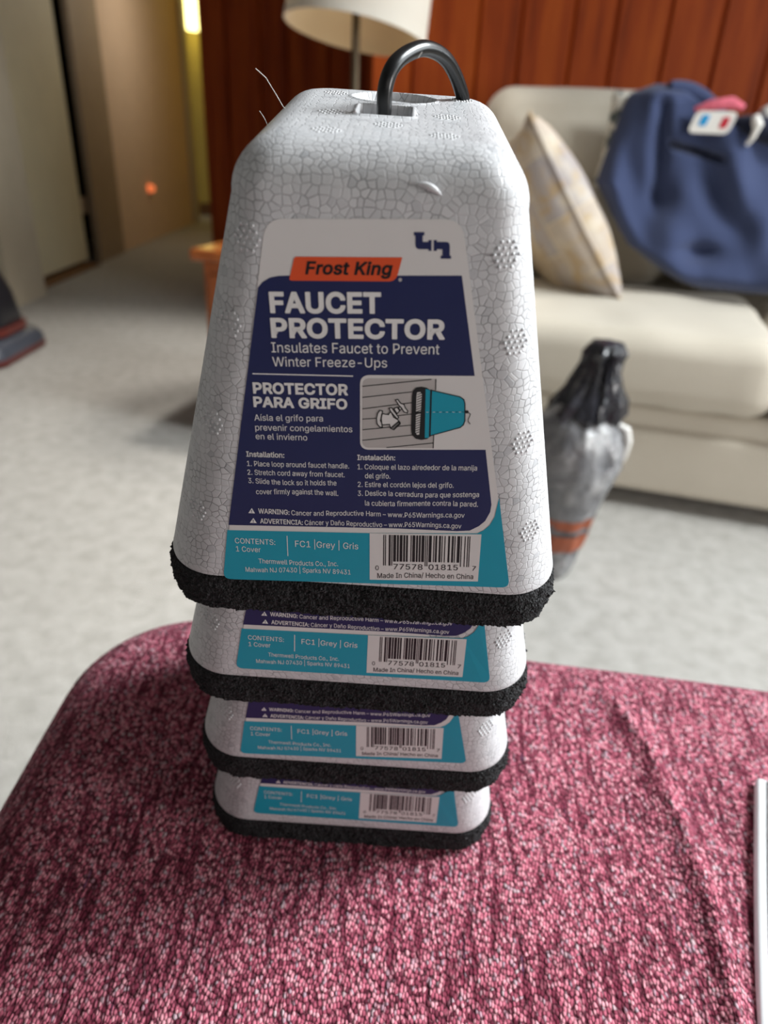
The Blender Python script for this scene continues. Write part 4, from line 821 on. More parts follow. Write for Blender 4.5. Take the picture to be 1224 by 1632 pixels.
# outlines of the lettering: advance width, then one closed contour per list (x, y, x, y, ...)
GL = json.loads(r'''{",":[188,[38,-119,68,71,137,71,84,-119]],"-":[453,[337,244,337,188,114,188,114,244]],".":[188,[95,-4,83,-3,73,1,63,9,55,18,51,29,50,41,51,53,55,64,63,73,73,81,83,85,95,87,107,85,118,81,128,73,135,64,140,53,141,41,140,29,135,18,128,9,118,1,107,-3]],"/":[249,[235,533,71,-76,14,-76,178,533]],"0":[453,[227,-7,191,-3,158,7,130,24,105,48,85,77,69,113,57,155,50,202,48,254,50,306,57,353,69,395,85,431,106,461,130,484,159,502,191,512,227,516,262,512,295,502,323,484,348,461,368,431,384,395,396,353,403,306,405,254,403,202,396,155,384,113,368,77,348,48,323,24,295,7,263,-3],[227,50,250,52,271,60,290,74,306,92,320,116,330,144,338,176,342,213,344,254,342,295,338,332,330,365,320,393,306,416,290,435,271,449,250,457,227,460,203,457,182,449,163,435,147,416,134,393,123,365,115,332,111,295,109,254,111,213,115,176,123,144,134,116,147,92,163,74,182,60,203,52]],"1":[453,[76,0,76,55,391,55,391,0],[276,509,276,0,212,0,212,448,209,448,86,358,86,427,198,509]],"2":[453,[64,0,64,47,234,229,282,282,294,298,303,312,311,327,316,341,319,356,320,371,319,389,315,405,308,419,298,431,287,441,273,449,258,455,241,458,224,460,205,458,188,454,172,447,159,438,148,427,139,413,132,398,128,381,127,362,66,362,68,391,75,418,86,442,102,464,121,482,143,496,168,507,196,513,225,516,254,513,281,507,306,497,328,482,346,465,361,445,372,423,379,398,381,372,380,354,377,336,371,318,363,299,351,280,336,259,317,235,294,209,267,180,153,60,153,57,389,57,389,0]],"3":[453,[218,-7,188,-5,159,1,133,10,108,22,88,38,70,57,57,79,48,104,44,132,109,132,112,115,118,100,126,87,137,76,150,66,165,59,182,54,200,51,219,50,239,51,258,55,275,61,291,69,304,80,315,93,323,108,328,125,329,145,328,163,323,180,316,196,306,211,292,223,275,234,254,241,229,246,201,248,157,248,157,299,288,448,288,452,70,452,70,509,372,509,372,461,211,278,211,289,247,290,279,286,308,276,333,262,354,244,371,222,383,198,391,173,393,145,390,116,383,90,370,66,354,45,333,27,309,12,281,2,251,-5]],"4":[453,[40,105,40,158,247,509,311,509,109,166,109,163,413,163,413,105],[282,0,282,121,282,146,282,318,343,318,343,0]],"5":[453,[221,-7,192,-5,165,1,140,11,118,25,99,41,83,60,71,82,63,105,60,130,122,130,125,115,130,102,138,89,148,78,160,68,173,60,188,54,204,51,221,50,241,51,259,56,276,64,291,75,304,89,314,104,322,122,326,141,328,162,326,183,321,203,314,221,303,237,290,251,275,262,257,270,238,275,218,277,201,276,184,273,167,268,152,262,139,255,128,246,67,253,96,509,366,509,366,452,151,452,134,301,136,301,148,311,162,318,178,325,194,330,212,333,229,334,252,332,274,328,294,321,313,311,330,299,345,285,358,269,370,251,379,231,386,210,390,187,391,163,388,132,381,102,369,76,352,52,332,32,309,15,282,3,253,-4]],"6":[453,[226,-7,196,-4,168,3,142,15,119,31,100,51,84,74,73,101,66,130,64,162,65,187,71,212,80,239,93,268,112,302,137,340,252,509,322,509,151,261,145,261,165,288,196,307,208,311,221,313,235,314,265,312,291,305,316,295,337,280,355,262,370,240,380,215,387,187,389,157,387,127,379,98,368,73,352,50,333,30,310,14,284,3,257,-4],[226,48,245,50,263,55,279,63,293,73,304,86,314,101,322,119,326,137,327,157,326,178,322,196,314,213,304,228,293,241,279,251,263,259,245,264,226,265,207,264,190,259,174,252,160,241,148,229,138,214,131,197,126,179,125,158,126,138,131,119,138,102,148,86,160,73,174,63,190,55,207,50]],"7":[453,[97,0,323,448,323,452,62,452,62,509,391,509,391,449,165,0]],"8":[453,[226,-7,193,-5,163,1,136,11,111,25,91,42,74,62,62,84,54,109,52,135,53,156,58,176,65,195,75,212,87,228,101,241,117,252,134,260,153,265,153,267,129,276,109,289,93,308,80,330,73,354,70,380,73,405,79,429,90,450,106,469,124,485,146,498,170,508,197,514,226,516,255,514,282,508,306,498,328,485,346,469,361,450,373,429,379,405,382,380,379,354,372,330,359,308,343,289,323,276,300,267,300,265,319,260,335,252,351,241,365,228,377,212,387,195,395,176,399,156,401,135,398,109,391,84,378,62,362,42,341,25,317,11,289,1,259,-5],[226,49,248,50,267,54,285,60,300,69,313,79,323,91,331,106,335,121,337,139,335,157,330,173,322,189,312,202,298,213,283,223,265,230,247,234,226,235,206,234,187,230,169,223,154,213,140,202,130,189,122,173,117,157,115,139,117,121,121,106,129,91,139,79,152,69,167,60,185,54,205,50],[226,290,244,291,260,294,274,300,287,308,298,318,307,330,314,344,318,359,319,376,318,392,314,407,308,420,299,432,288,442,275,449,260,455,244,459,226,460,208,459,192,455,177,449,164,442,153,432,145,420,138,407,134,392,133,376,134,359,138,344,145,330,154,318,165,308,178,300,193,294,209,291]],"9":[453,[226,516,256,513,285,506,310,494,333,478,352,458,368,434,380,408,387,378,389,347,387,322,382,296,373,270,359,240,340,207,315,168,200,0,130,0,301,248,307,248,287,221,257,202,245,198,232,195,218,195,188,197,161,203,137,214,116,229,98,247,83,269,72,294,66,321,64,352,66,382,73,411,85,436,101,459,120,479,143,494,168,506,196,513],[226,460,207,459,190,454,174,446,160,435,148,423,138,407,131,390,127,372,125,352,127,331,131,313,138,295,148,280,160,268,174,257,190,250,207,245,226,243,245,245,263,249,279,257,293,267,305,280,314,295,322,312,326,330,327,350,326,371,322,390,314,407,305,422,293,435,279,446,263,454,245,459]],":":[188,[95,-4,83,-3,73,1,63,9,55,18,51,29,50,41,51,53,55,64,63,73,73,81,83,85,95,87,107,85,118,81,128,73,135,64,140,53,141,41,140,29,135,18,128,9,118,1,107,-3],[95,271,83,272,73,277,63,284,55,294,51,304,50,316,51,328,55,339,63,349,73,356,83,360,95,362,107,360,118,356,128,349,135,339,140,328,141,316,140,304,135,294,128,284,118,277,107,272]],"A":[480,[16,0,201,509,276,509,463,0,395,0,287,302,264,372,232,478,245,478,213,371,191,302,85,0],[110,142,110,199,370,199,370,142]],"C":[510,[267,-7,225,-3,186,7,150,25,119,49,92,79,70,115,53,157,44,203,40,254,44,305,53,352,70,393,92,429,119,459,150,484,186,501,225,512,267,516,293,514,317,511,340,504,362,496,383,485,402,471,419,456,435,438,448,418,459,397,467,373,473,348,408,348,404,365,397,380,389,395,380,407,369,418,357,428,344,437,330,444,315,449,300,453,284,455,267,456,237,453,209,445,184,432,161,414,141,391,125,364,113,332,106,295,103,254,106,213,113,177,125,145,141,117,161,94,184,76,210,63,237,56,267,53,284,54,300,56,315,60,330,65,344,72,357,81,369,90,380,102,389,114,397,128,404,144,408,160,473,160,467,135,459,112,448,91,435,71,420,53,402,38,383,24,363,13,341,5,317,-2,293,-6]],"D":[502,[219,0,96,0,96,57,215,57,254,60,288,68,318,81,343,99,363,122,379,149,390,181,397,216,399,255,397,294,390,329,379,361,364,388,344,410,320,428,291,441,258,449,221,452,93,452,93,509,225,509,273,505,315,495,353,478,385,455,412,426,433,391,449,351,458,306,462,255,458,205,449,159,433,119,411,83,384,54,351,31,312,14,268,3],[125,509,125,0,60,0,60,509]],"E":[419,[60,0,60,509,372,509,372,452,125,452,125,286,355,286,355,229,125,229,125,57,375,57,375,0]],"F":[410,[60,0,60,509,369,509,369,452,125,452,125,278,346,278,346,221,125,221,125,0]],"G":[520,[269,-7,225,-3,185,7,149,25,118,49,91,79,69,116,53,157,43,203,40,254,43,305,53,352,69,393,91,429,117,459,149,484,184,501,223,512,265,516,291,514,316,510,340,504,363,494,384,483,403,469,421,453,436,436,449,416,460,395,468,373,474,349,408,349,402,365,395,379,387,393,378,406,368,417,356,427,344,436,330,443,315,448,300,453,283,455,265,456,236,453,209,445,183,432,160,414,141,392,125,364,113,332,106,295,103,254,106,213,113,177,125,145,141,117,161,95,184,76,210,63,238,56,269,53,296,55,322,61,345,71,365,85,382,102,396,123,407,147,413,173,415,202,434,199,283,199,283,256,478,256,478,200,475,160,466,124,451,91,431,62,406,38,377,19,344,5,308,-4]],"H":[517,[60,0,60,509,125,509,125,289,392,289,392,509,457,509,457,0,392,0,392,232,125,232,125,0]],"I":[300,[31,0,31,57,118,57,118,452,31,452,31,509,269,509,269,452,183,452,183,57,269,57,269,0]],"J":[396,[185,-7,143,-2,106,11,75,33,52,63,38,100,33,145,33,173,98,173,98,145,100,117,108,93,122,74,139,61,160,53,185,50,209,53,230,61,248,74,261,93,269,117,272,145,272,509,336,509,336,145,332,100,318,63,294,33,263,11,227,-2]],"K":[467,[104,145,104,216,139,261,174,303,212,344,364,509,448,509,231,276,228,276],[60,0,60,509,125,509,125,334,124,225,125,193,125,0],[372,0,188,259,228,309,449,0]],"M":[628,[60,0,60,509,152,509,277,187,287,159,299,123,311,84,322,49,307,49,318,83,330,121,342,158,352,187,476,509,568,509,568,0,504,0,504,291,504,327,505,369,506,413,507,457,513,457,498,409,482,363,467,322,456,291,342,0,286,0,170,291,159,321,145,361,129,408,112,457,119,457,120,416,121,372,122,328,122,291,122,0]],"N":[523,[60,0,60,509,136,509,343,183,363,151,388,107,414,55,405,54,401,108,399,157,399,195,399,509,463,509,463,0,387,0,202,290,177,331,148,381,108,452,119,454,122,384,124,328,125,291,125,0]],"O":[533,[267,-7,225,-3,186,7,150,25,119,49,92,79,70,115,53,157,44,203,40,254,44,305,53,352,70,393,92,429,119,459,150,484,186,501,225,512,267,516,309,512,348,501,384,484,415,459,442,429,464,393,480,352,490,305,493,254,490,203,480,157,464,115,442,79,415,49,384,25,348,7,309,-3],[267,53,296,55,324,63,349,76,372,94,392,116,408,144,420,176,428,213,430,254,428,295,420,332,408,365,392,392,372,415,349,433,324,446,296,453,267,456,237,453,210,445,184,433,161,415,142,392,125,364,113,332,106,295,103,254,106,213,113,176,125,144,142,117,161,94,184,76,210,63,237,55]],"P":[445,[60,0,60,509,235,509,272,506,305,499,332,487,356,471,375,452,390,430,400,404,407,377,409,348,407,318,400,291,390,265,375,243,356,223,332,207,305,195,272,188,235,186,109,186,109,242,233,242,257,244,279,248,297,256,312,266,324,279,333,294,339,310,343,328,344,348,343,367,339,385,333,402,324,416,312,428,297,439,279,446,257,451,232,452,125,452,125,0]],"R":[449,[60,0,60,509,236,509,273,506,305,500,333,489,356,473,376,455,390,433,401,408,407,381,409,352,407,323,401,296,390,271,376,250,356,232,333,217,305,206,273,200,236,198,96,198,96,255,234,255,258,256,280,260,298,267,313,276,325,287,334,300,340,316,344,333,345,352,344,371,340,389,334,405,325,419,313,430,298,440,279,446,258,451,233,452,125,452,125,0],[353,0,230,229,303,229,428,0]],"S":[447,[224,-9,188,-7,156,-1,128,9,102,23,81,40,64,60,51,83,42,109,38,137,104,137,108,118,114,102,123,88,136,76,150,66,166,59,185,53,204,50,224,49,246,50,267,54,286,60,303,69,317,79,329,92,338,106,344,122,346,139,344,154,340,168,332,179,322,189,310,197,296,205,245,222,184,239,145,253,112,269,86,289,67,313,56,341,52,372,54,400,62,425,75,448,92,468,113,484,138,498,165,508,195,514,227,516,259,514,289,508,316,498,340,484,360,468,377,449,390,427,398,403,401,378,337,378,332,402,320,421,302,437,280,449,254,456,225,459,204,457,185,454,167,448,152,440,139,430,129,418,121,405,117,391,115,376,117,359,122,345,131,334,142,324,155,315,169,308,212,293,264,279,312,264,328,256,344,248,359,238,372,226,384,213,395,198,402,180,407,161,408,139,406,112,399,87,386,64,370,43,349,25,323,11,294,0,261,-7]],"T":[449,[32,452,32,509,417,509,417,452,257,452,257,0,193,0,193,452]],"U":[517,[259,-8,220,-6,186,2,154,15,126,33,103,55,85,80,71,108,63,140,60,173,60,509,124,509,124,178,126,155,132,133,141,113,153,95,169,80,187,68,208,59,232,53,259,52,285,53,309,59,331,68,349,80,364,95,377,113,385,133,391,155,393,178,393,509,457,509,457,173,454,140,446,108,433,80,414,55,391,33,363,15,332,2,297,-6]],"V":[480,[204,0,16,509,84,509,192,206,215,137,248,31,235,31,267,138,290,206,395,509,463,509,278,0]],"W":[686,[155,0,16,509,82,509,163,196,175,145,187,94,197,40,189,40,200,94,211,145,224,196,306,509,380,509,462,196,474,145,486,94,497,40,488,40,499,94,510,145,523,196,603,509,670,509,530,0,455,0,368,323,351,391,336,475,350,475,335,395,318,323,230,0]],"a":[389,[160,-9,137,-7,115,-3,94,5,76,15,60,29,48,45,38,63,32,84,30,108,32,128,36,146,43,161,53,174,64,184,78,193,92,200,108,206,125,211,178,220,234,227,265,235,276,255,276,257,275,272,272,285,267,297,260,307,251,315,240,322,227,327,212,330,196,331,178,330,163,327,149,322,118,301,100,274,41,291,51,313,64,331,79,346,95,358,114,368,133,375,153,380,173,383,194,384,239,379,255,375,271,369,286,360,300,350,312,336,322,320,330,301,335,278,337,251,337,0,277,0,277,52,272,52,252,25,242,16,229,8,215,1,199,-4,181,-7],[170,45,192,47,211,51,228,59,242,68,254,80,263,93,270,108,274,122,276,138,276,190,259,182,231,176,200,171,175,168,134,159,122,153,112,147,103,139,97,130,93,118,92,105,93,93,96,82,102,72,109,64,119,57,130,52,142,48,156,46]],"b":[424,[229,-8,208,-7,189,-3,172,4,159,12,147,21,138,31,118,59,112,59,112,0,53,0,53,509,114,509,114,319,118,319,137,346,147,355,158,364,171,373,188,379,207,383,229,384,259,382,287,374,313,361,335,342,354,320,370,293,381,261,388,227,390,189,388,151,381,116,370,84,355,57,336,34,313,16,288,3,260,-6],[220,47,242,49,262,55,279,66,294,80,306,97,316,117,323,139,327,163,328,189,327,215,323,239,316,261,307,281,295,298,280,311,262,322,243,328,220,330,198,328,178,322,161,312,147,299,134,282,125,263,118,241,114,216,113,189,114,162,118,138,125,115,135,95,147,78,162,65,179,55,198,49]],"c":[396,[207,-8,174,-5,144,3,117,16,93,35,72,58,56,85,44,116,37,150,34,187,37,225,44,260,56,291,72,318,93,341,117,360,144,374,174,382,207,384,226,384,243,381,260,377,276,371,291,364,305,356,318,346,330,335,340,322,349,308,356,293,362,277,303,262,290,289,270,311,242,325,207,330,184,328,163,321,145,310,130,296,118,278,108,258,102,236,98,212,96,187,98,163,102,139,108,117,118,97,130,80,145,66,163,55,184,49,207,46,243,52,271,66,292,89,304,117,363,102,357,86,350,70,341,56,331,43,319,32,306,21,292,12,277,5,261,-1,244,-5,226,-7]],"d":[424,[195,-8,165,-6,137,3,111,16,89,34,70,57,55,84,43,116,36,151,34,189,36,227,43,261,55,293,70,320,89,342,112,361,137,374,165,382,196,384,218,383,237,379,253,373,267,364,278,355,287,346,306,319,311,319,311,509,372,509,372,0,313,0,313,59,307,59,287,31,277,21,266,12,252,4,236,-3,217,-7],[205,47,226,49,246,55,263,65,278,78,290,95,299,115,306,138,310,162,312,189,310,216,306,241,300,263,290,282,278,299,263,312,246,322,227,328,205,330,182,328,162,322,145,311,130,298,118,281,108,261,102,239,98,215,96,189,98,163,102,139,109,117,118,97,130,80,145,66,162,55,182,49]],"e":[404,[212,-8,177,-5,145,3,117,16,92,35,72,58,56,85,44,116,37,150,34,187,36,224,44,258,55,290,71,317,91,340,115,359,142,373,172,382,205,384,226,383,246,380,266,374,285,366,303,355,319,341,334,324,347,305,357,282,365,256,370,227,371,194,371,169,75,169,75,221,338,221,310,202,308,226,304,248,298,269,288,286,277,301,263,314,246,323,227,328,205,330,183,328,164,323,146,313,131,301,119,286,109,270,102,251,97,231,96,211,96,178,98,151,102,127,110,106,121,88,135,73,151,61,169,53,190,48,212,46,227,47,241,49,254,53,265,58,276,65,285,73,294,82,300,93,306,105,365,91,358,72,348,55,335,39,320,26,302,14,283,4,261,-3,237,-7]],"f":[254,[228,379,228,327,6,327,6,379],[81,0,81,432,82,452,87,470,96,486,107,499,120,510,135,519,152,525,169,529,187,530,222,527,243,521,227,468,215,472,195,474,178,472,164,468,154,460,147,449,143,435,142,419,142,0]],"g":[425,[207,-151,180,-149,156,-146,134,-140,114,-132,97,-122,82,-110,70,-97,59,-84,51,-69,101,-41,122,-66,131,-74,142,-82,154,-88,169,-93,187,-96,207,-97,236,-95,261,-87,282,-75,298,-58,308,-34,311,-6,311,68,306,68,287,41,277,32,266,23,252,16,236,10,217,6,195,5,165,7,138,14,113,27,90,43,71,65,55,90,43,120,36,154,34,191,36,229,43,263,55,293,71,320,90,342,112,361,138,374,166,382,196,384,218,383,237,379,253,373,267,365,279,356,288,346,308,319,313,319,313,379,372,379,372,-9,370,-40,363,-67,350,-90,334,-109,314,-124,291,-136,265,-144,237,-149],[205,59,227,61,246,66,264,75,278,87,290,103,300,121,307,142,311,166,312,193,311,219,307,242,300,264,291,283,279,299,264,312,247,322,227,328,205,330,182,328,163,322,145,312,130,298,118,282,109,262,102,241,98,218,96,193,98,167,102,144,109,123,118,104,131,88,145,76,163,66,183,61]],"h":[410,[114,227,114,0,53,0,53,509,114,509,114,287,102,287,116,319,132,344,152,362,175,374,200,382,227,384,252,383,275,377,295,369,313,356,328,340,341,321,350,298,355,271,357,240,357,0,296,0,296,235,293,263,286,286,273,304,256,318,235,326,210,329,192,328,176,324,161,317,147,308,136,297,126,283,119,266,115,248]],"i":[167,[53,0,53,379,114,379,114,0],[84,443,73,444,63,448,54,455,47,463,43,472,41,483,43,494,47,504,54,512,63,518,73,522,84,524,95,522,105,518,114,512,121,504,125,494,126,483,125,472,121,463,114,455,105,448,95,444]],"j":[167,[53,379,114,379,114,-30,112,-52,108,-72,102,-90,92,-106,80,-119,65,-129,47,-137,27,-141,4,-143,-10,-143,-10,-87,2,-87,18,-85,31,-80,40,-72,47,-61,51,-46,53,-29],[83,443,72,444,62,448,53,455,47,463,42,472,41,483,42,494,47,504,53,512,62,518,72,522,83,524,95,522,105,518,114,512,120,504,125,494,126,483,125,472,120,463,114,455,105,448,95,444]],"k":[381,[110,137,110,212,121,212,284,379,360,379,184,199,177,199],[53,0,53,509,114,509,114,0],[294,0,148,186,191,229,372,0]],"l":[189,[139,-2,112,0,91,8,74,20,62,37,55,59,53,84,53,509,114,509,114,99,114,83,117,71,120,62,126,57,135,53,146,52,160,53,170,54,181,3,162,-1]],"m":[610,[53,0,53,379,112,379,112,295,108,295,114,314,122,331,132,346,144,358,158,368,172,376,187,382,203,385,219,386,245,383,268,375,287,361,303,342,314,320,321,295,312,295,318,312,326,329,337,343,350,356,364,366,381,375,398,381,417,385,437,386,458,385,478,380,497,372,514,361,529,346,541,328,550,307,555,283,557,255,557,0,496,0,496,254,493,279,485,298,473,313,456,323,438,329,419,330,402,329,387,326,374,320,363,312,353,302,345,290,340,277,336,263,335,247,335,0,274,0,274,260,272,280,265,297,253,311,238,322,220,328,199,330,185,329,171,326,158,320,145,312,135,302,126,289,119,274,115,257,114,238,114,0]],"n":[410,[114,227,114,0,53,0,53,379,112,379,112,287,102,287,116,319,132,344,152,362,175,374,200,382,227,384,252,383,275,377,295,369,313,356,328,340,341,321,350,298,355,271,357,240,357,0,296,0,296,235,293,263,286,286,273,304,256,318,235,326,210,329,192,328,176,324,161,317,147,308,136,297,126,283,119,266,115,248]],"o":[415,[207,-8,174,-5,144,3,117,16,93,35,72,58,56,85,44,116,37,150,34,187,37,225,44,260,56,291,72,318,93,341,117,360,144,374,174,382,207,384,241,382,271,374,299,360,323,341,343,318,359,291,371,260,379,225,381,187,379,150,371,116,359,85,343,58,323,35,299,16,271,3,241,-5],[207,46,231,49,252,55,270,66,285,80,298,97,307,117,314,139,318,163,319,187,318,212,314,236,307,258,298,278,285,296,270,310,252,321,231,328,207,330,184,328,163,321,145,310,130,296,118,278,108,258,102,236,98,212,96,187,98,163,102,139,108,117,118,97,130,80,145,66,163,55,184,49]],"p":[424,[53,-143,53,379,112,379,112,319,118,319,137,346,147,355,158,364,171,373,188,379,207,383,229,384,259,382,287,374,313,361,335,342,354,320,370,293,381,261,388,227,390,189,388,151,381,116,370,84,355,57,336,34,313,16,288,3,260,-6,229,-8,208,-7,189,-3,173,4,159,12,147,21,138,31,118,59,114,59,114,-143],[220,47,242,49,262,55,279,66,294,80,306,97,316,117,323,139,327,163,328,189,327,215,323,239,316,261,307,281,295,298,280,311,262,322,243,328,220,330,198,328,178,322,161,312,147,299,134,282,125,263,118,241,114,216,113,189,114,162,118,138,125,115,135,95,147,78,162,65,179,55,198,49]],"q":[424,[372,-143,311,-143,311,59,306,59,287,31,277,21,266,12,252,4,236,-3,217,-7,195,-8,165,-6,137,3,111,16,89,34,70,57,55,84,43,116,36,151,34,189,36,227,43,261,55,293,70,320,89,342,112,361,137,374,165,382,196,384,218,383,237,379,253,373,267,364,278,355,287,346,307,319,313,319,313,379,372,379],[205,47,226,49,246,55,263,65,278,78,290,95,299,115,306,138,310,162,312,189,310,216,306,241,300,263,290,282,278,299,263,312,246,322,227,328,205,330,182,328,162,322,145,311,130,298,118,281,108,261,102,239,98,215,96,189,98,163,102,139,109,117,118,97,130,80,145,66,162,55,182,49]],"r":[259,[53,0,53,379,112,379,112,321,115,321,124,339,137,354,152,367,171,377,191,383,213,385,229,384,243,384,243,322,230,324,207,326,190,324,174,321,159,315,146,306,135,296,126,284,119,269,115,254,114,237,114,0]],"s":[365,[182,-8,157,-7,133,-3,112,3,93,12,76,24,62,38,50,54,41,73,36,94,94,107,101,87,111,72,124,60,141,52,160,47,181,45,206,47,227,53,244,62,258,74,265,88,268,103,266,115,262,126,254,136,243,144,229,150,212,155,149,170,118,180,92,192,72,208,58,227,50,249,47,274,49,295,55,314,65,332,79,347,95,360,115,370,137,378,161,383,187,384,212,383,234,379,254,372,271,363,286,352,299,339,309,324,318,308,324,290,268,277,262,291,254,304,243,316,228,325,210,331,187,333,166,331,147,326,131,317,119,305,111,292,109,277,110,264,115,253,124,243,136,235,152,229,172,223,229,209,261,200,287,187,306,171,320,153,328,131,331,107,329,85,323,65,312,47,298,31,281,18,260,6,236,-2,210,-7]],"t":[227,[204,379,204,327,6,327,6,379],[65,471,126,471,126,98,127,83,130,70,136,61,144,55,156,51,170,50,185,51,202,54,213,2,192,-3,168,-4,138,-1,113,7,92,21,77,41,68,64,65,93]],"u":[410,[182,-5,158,-3,135,2,115,11,97,23,82,39,69,59,60,82,54,109,53,139,53,379,114,379,114,144,116,117,124,94,137,75,154,61,175,53,200,50,218,51,234,55,249,62,263,71,274,83,283,97,290,113,295,132,296,153,296,379,357,379,357,0,298,0,298,92,307,92,294,60,277,35,257,17,234,5,209,-3]],"v":[389,[163,0,17,379,84,379,165,155,187,87,206,21,184,21,203,87,224,155,305,379,371,379,226,0]],"w":[567,[138,0,23,379,87,379,133,214,154,137,175,41,165,41,186,135,206,214,252,379,316,379,362,214,382,136,402,41,391,41,413,135,434,214,480,379,545,379,429,0,368,0,319,172,305,225,291,280,277,338,291,338,277,280,263,225,248,172,199,0]],"y":[389,[47,-139,61,-86,71,-87,104,-89,113,-86,122,-81,130,-74,138,-64,145,-51,151,-36,163,-1,17,379,84,379,165,155,187,87,206,21,184,21,202,87,224,155,305,379,371,379,204,-58,196,-77,187,-93,177,-107,165,-119,153,-128,139,-136,125,-141,109,-144,91,-145,65,-143]],"z":[380,[42,0,42,46,254,320,254,323,48,323,48,379,333,379,333,331,126,60,126,56,339,56,339,0]],"|":[230,[141,673,141,-164,88,-164,88,673]],"á":[389,[160,-9,137,-7,115,-3,94,5,76,15,60,29,48,45,38,63,32,84,30,108,32,128,36,146,43,161,53,174,64,184,78,193,92,200,108,206,125,211,178,220,234,227,265,235,276,255,276,257,275,272,272,285,267,297,260,307,251,315,240,322,227,327,212,330,196,331,178,330,163,327,149,322,118,301,100,274,41,291,51,313,64,331,79,346,95,358,114,368,133,375,153,380,173,383,194,384,239,379,255,375,271,369,286,360,300,350,312,336,322,320,330,301,335,278,337,251,337,0,277,0,277,52,272,52,252,25,242,16,229,8,215,1,199,-4,181,-7],[170,45,192,47,211,51,228,59,242,68,254,80,263,93,270,108,274,122,276,138,276,190,259,182,231,176,200,171,175,168,134,159,122,153,112,147,103,139,97,130,93,118,92,105,93,93,96,82,102,72,109,64,119,57,130,52,142,48,156,46],[162,429,210,529,278,529,212,429]],"í":[167,[53,0,53,379,114,379,114,0],[57,429,104,529,173,529,107,429]],"ñ":[410,[114,227,114,0,53,0,53,379,112,379,112,287,102,287,116,319,132,344,152,362,175,374,200,382,227,384,252,383,275,377,295,369,313,356,328,340,341,321,350,298,355,271,357,240,357,0,296,0,296,235,293,263,286,286,273,304,256,318,235,326,210,329,192,328,176,324,161,317,147,308,136,297,126,283,119,266,115,248],[250,446,225,450,202,460,182,470,167,475,153,466,149,448,106,448,108,467,113,484,120,498,131,509,144,516,161,518,185,514,207,504,226,494,243,490,256,496,262,517,304,517,302,497,297,480,289,466,278,455,265,448]],"ó":[415,[207,-8,174,-5,144,3,117,16,93,35,72,58,56,85,44,116,37,150,34,187,37,225,44,260,56,291,72,318,93,341,117,360,144,374,174,382,207,384,241,382,271,374,299,360,323,341,343,318,359,291,371,260,379,225,381,187,379,150,371,116,359,85,343,58,323,35,299,16,271,3,241,-5],[207,46,231,49,252,55,270,66,285,80,298,97,307,117,314,139,318,163,319,187,318,212,314,236,307,258,298,278,285,296,270,310,252,321,231,328,207,330,184,328,163,321,145,310,130,296,118,278,108,258,102,236,98,212,96,187,98,163,102,139,108,117,118,97,130,80,145,66,163,55,184,49],[181,429,228,529,297,529,231,429]],"–":[350,[350,244,350,188,0,188,0,244]]," ":[188]}''')
_tc = {}
BOLD = {'B': .0165, 'M': .009, 'S': .002, 'R': .0012, 'K': .002, 'I': .0125}
def text_geo(s, style):
    key = (s, style)
    if key in _tc: return _tc[key]
    w = BOLD[style]; sh = .2 if style == 'I' else 0; pen = 0.0; vs = []; fs = []
    def area2(c): return sum(c[i - 1].x * c[i].y - c[i].x * c[i - 1].y for i in range(len(c)))
    def inside(p, c):
        r = False
        for i in range(len(c)):
            a_, b_ = c[i - 1], c[i]
            if (a_.y > p.y) != (b_.y > p.y) and p.x < (b_.x - a_.x) * (p.y - a_.y) / (b_.y - a_.y) + a_.x: r = not r
        return r
    for ch in s:
        g = GL[ch]; cs = []
        for c in g[1:]:
            cs.append([Vector((pen + c[2 * i] / 1000 + sh * c[2 * i + 1] / 1000, c[2 * i + 1] / 1000, 0)) for i in range(len(c) // 2)])
        outer = [c for c in cs if area2(c) < 0]; holes = [c for c in cs if area2(c) >= 0]
        for c in outer:
            loops = [c] + [h for h in holes if inside(h[0], c)]
            flat = [(p.x, p.y, 0) for l in loops for p in l]; o = len(vs)
            vs.extend(flat); fs.extend(tuple(o + i for i in t) for t in tessellate_polygon(loops))
        if w:
            for c in cs:
                for p, q in zip(c, c[1:] + c[:1]):
                    d = q - p
                    if d.length < 1e-6: continue
                    d.normalize(); nn = Vector((-d.y, d.x, 0)) * w * 2; e = d * w * 1.5; o = len(vs)
                    li = 1 + len(fs) % 4; vs.extend([(a_.x, a_.y, li) for a_ in (p - e, q + e, q + e + nn, p - e + nn)]); fs.append((o, o + 1, o + 2, o + 3))
        pen += g[0] / 1000 + (.014 if style in 'BI' else 0)
    x0 = min(v[0] for v in vs); x1 = max(v[0] for v in vs)
    _tc[key] = ([tuple(v) for v in vs], fs, x0, x1); return _tc[key]
CAPH = max(v[1] for v in text_geo('H', 'R')[0])
UPC = '077578018157'
def upc_bits():
    Lc = ['0001101', '0011001', '0010011', '0111101', '0100011', '0110001', '0101111', '0111011', '0110111', '0001011']
    s = '101'
    for d in UPC[:6]: s += Lc[int(d)]
    s += '01010'
    for d in UPC[6:]: s += ''.join('1' if c == '0' else '0' for c in Lc[int(d)])
    return s + '101'
def arc(cx, cy, r, a0, a1, n=8): return [(cx + r * math.cos(math.radians(a0 + (a1 - a0) * k / n)), cy + r * math.sin(math.radians(a0 + (a1 - a0) * k / n))) for k in range(n + 1)]
def fillet(pts, radii):
    out = []
    n = len(pts)
    for i, p in enumerate(pts):
        r = radii[i]
        if not r: out.append(p); continue
        a = Vector(pts[i - 1]) - Vector(p); b = Vector(pts[(i + 1) % n]) - Vector(p)
        a.normalize(); b.normalize(); p = Vector(p)
        for k in range(9):
            t = k / 8; q = (1 - t) ** 2 * (p + a * r) + 2 * t * (1 - t) * p + t * t * (p + b * r); out.append(tuple(q))
    return out
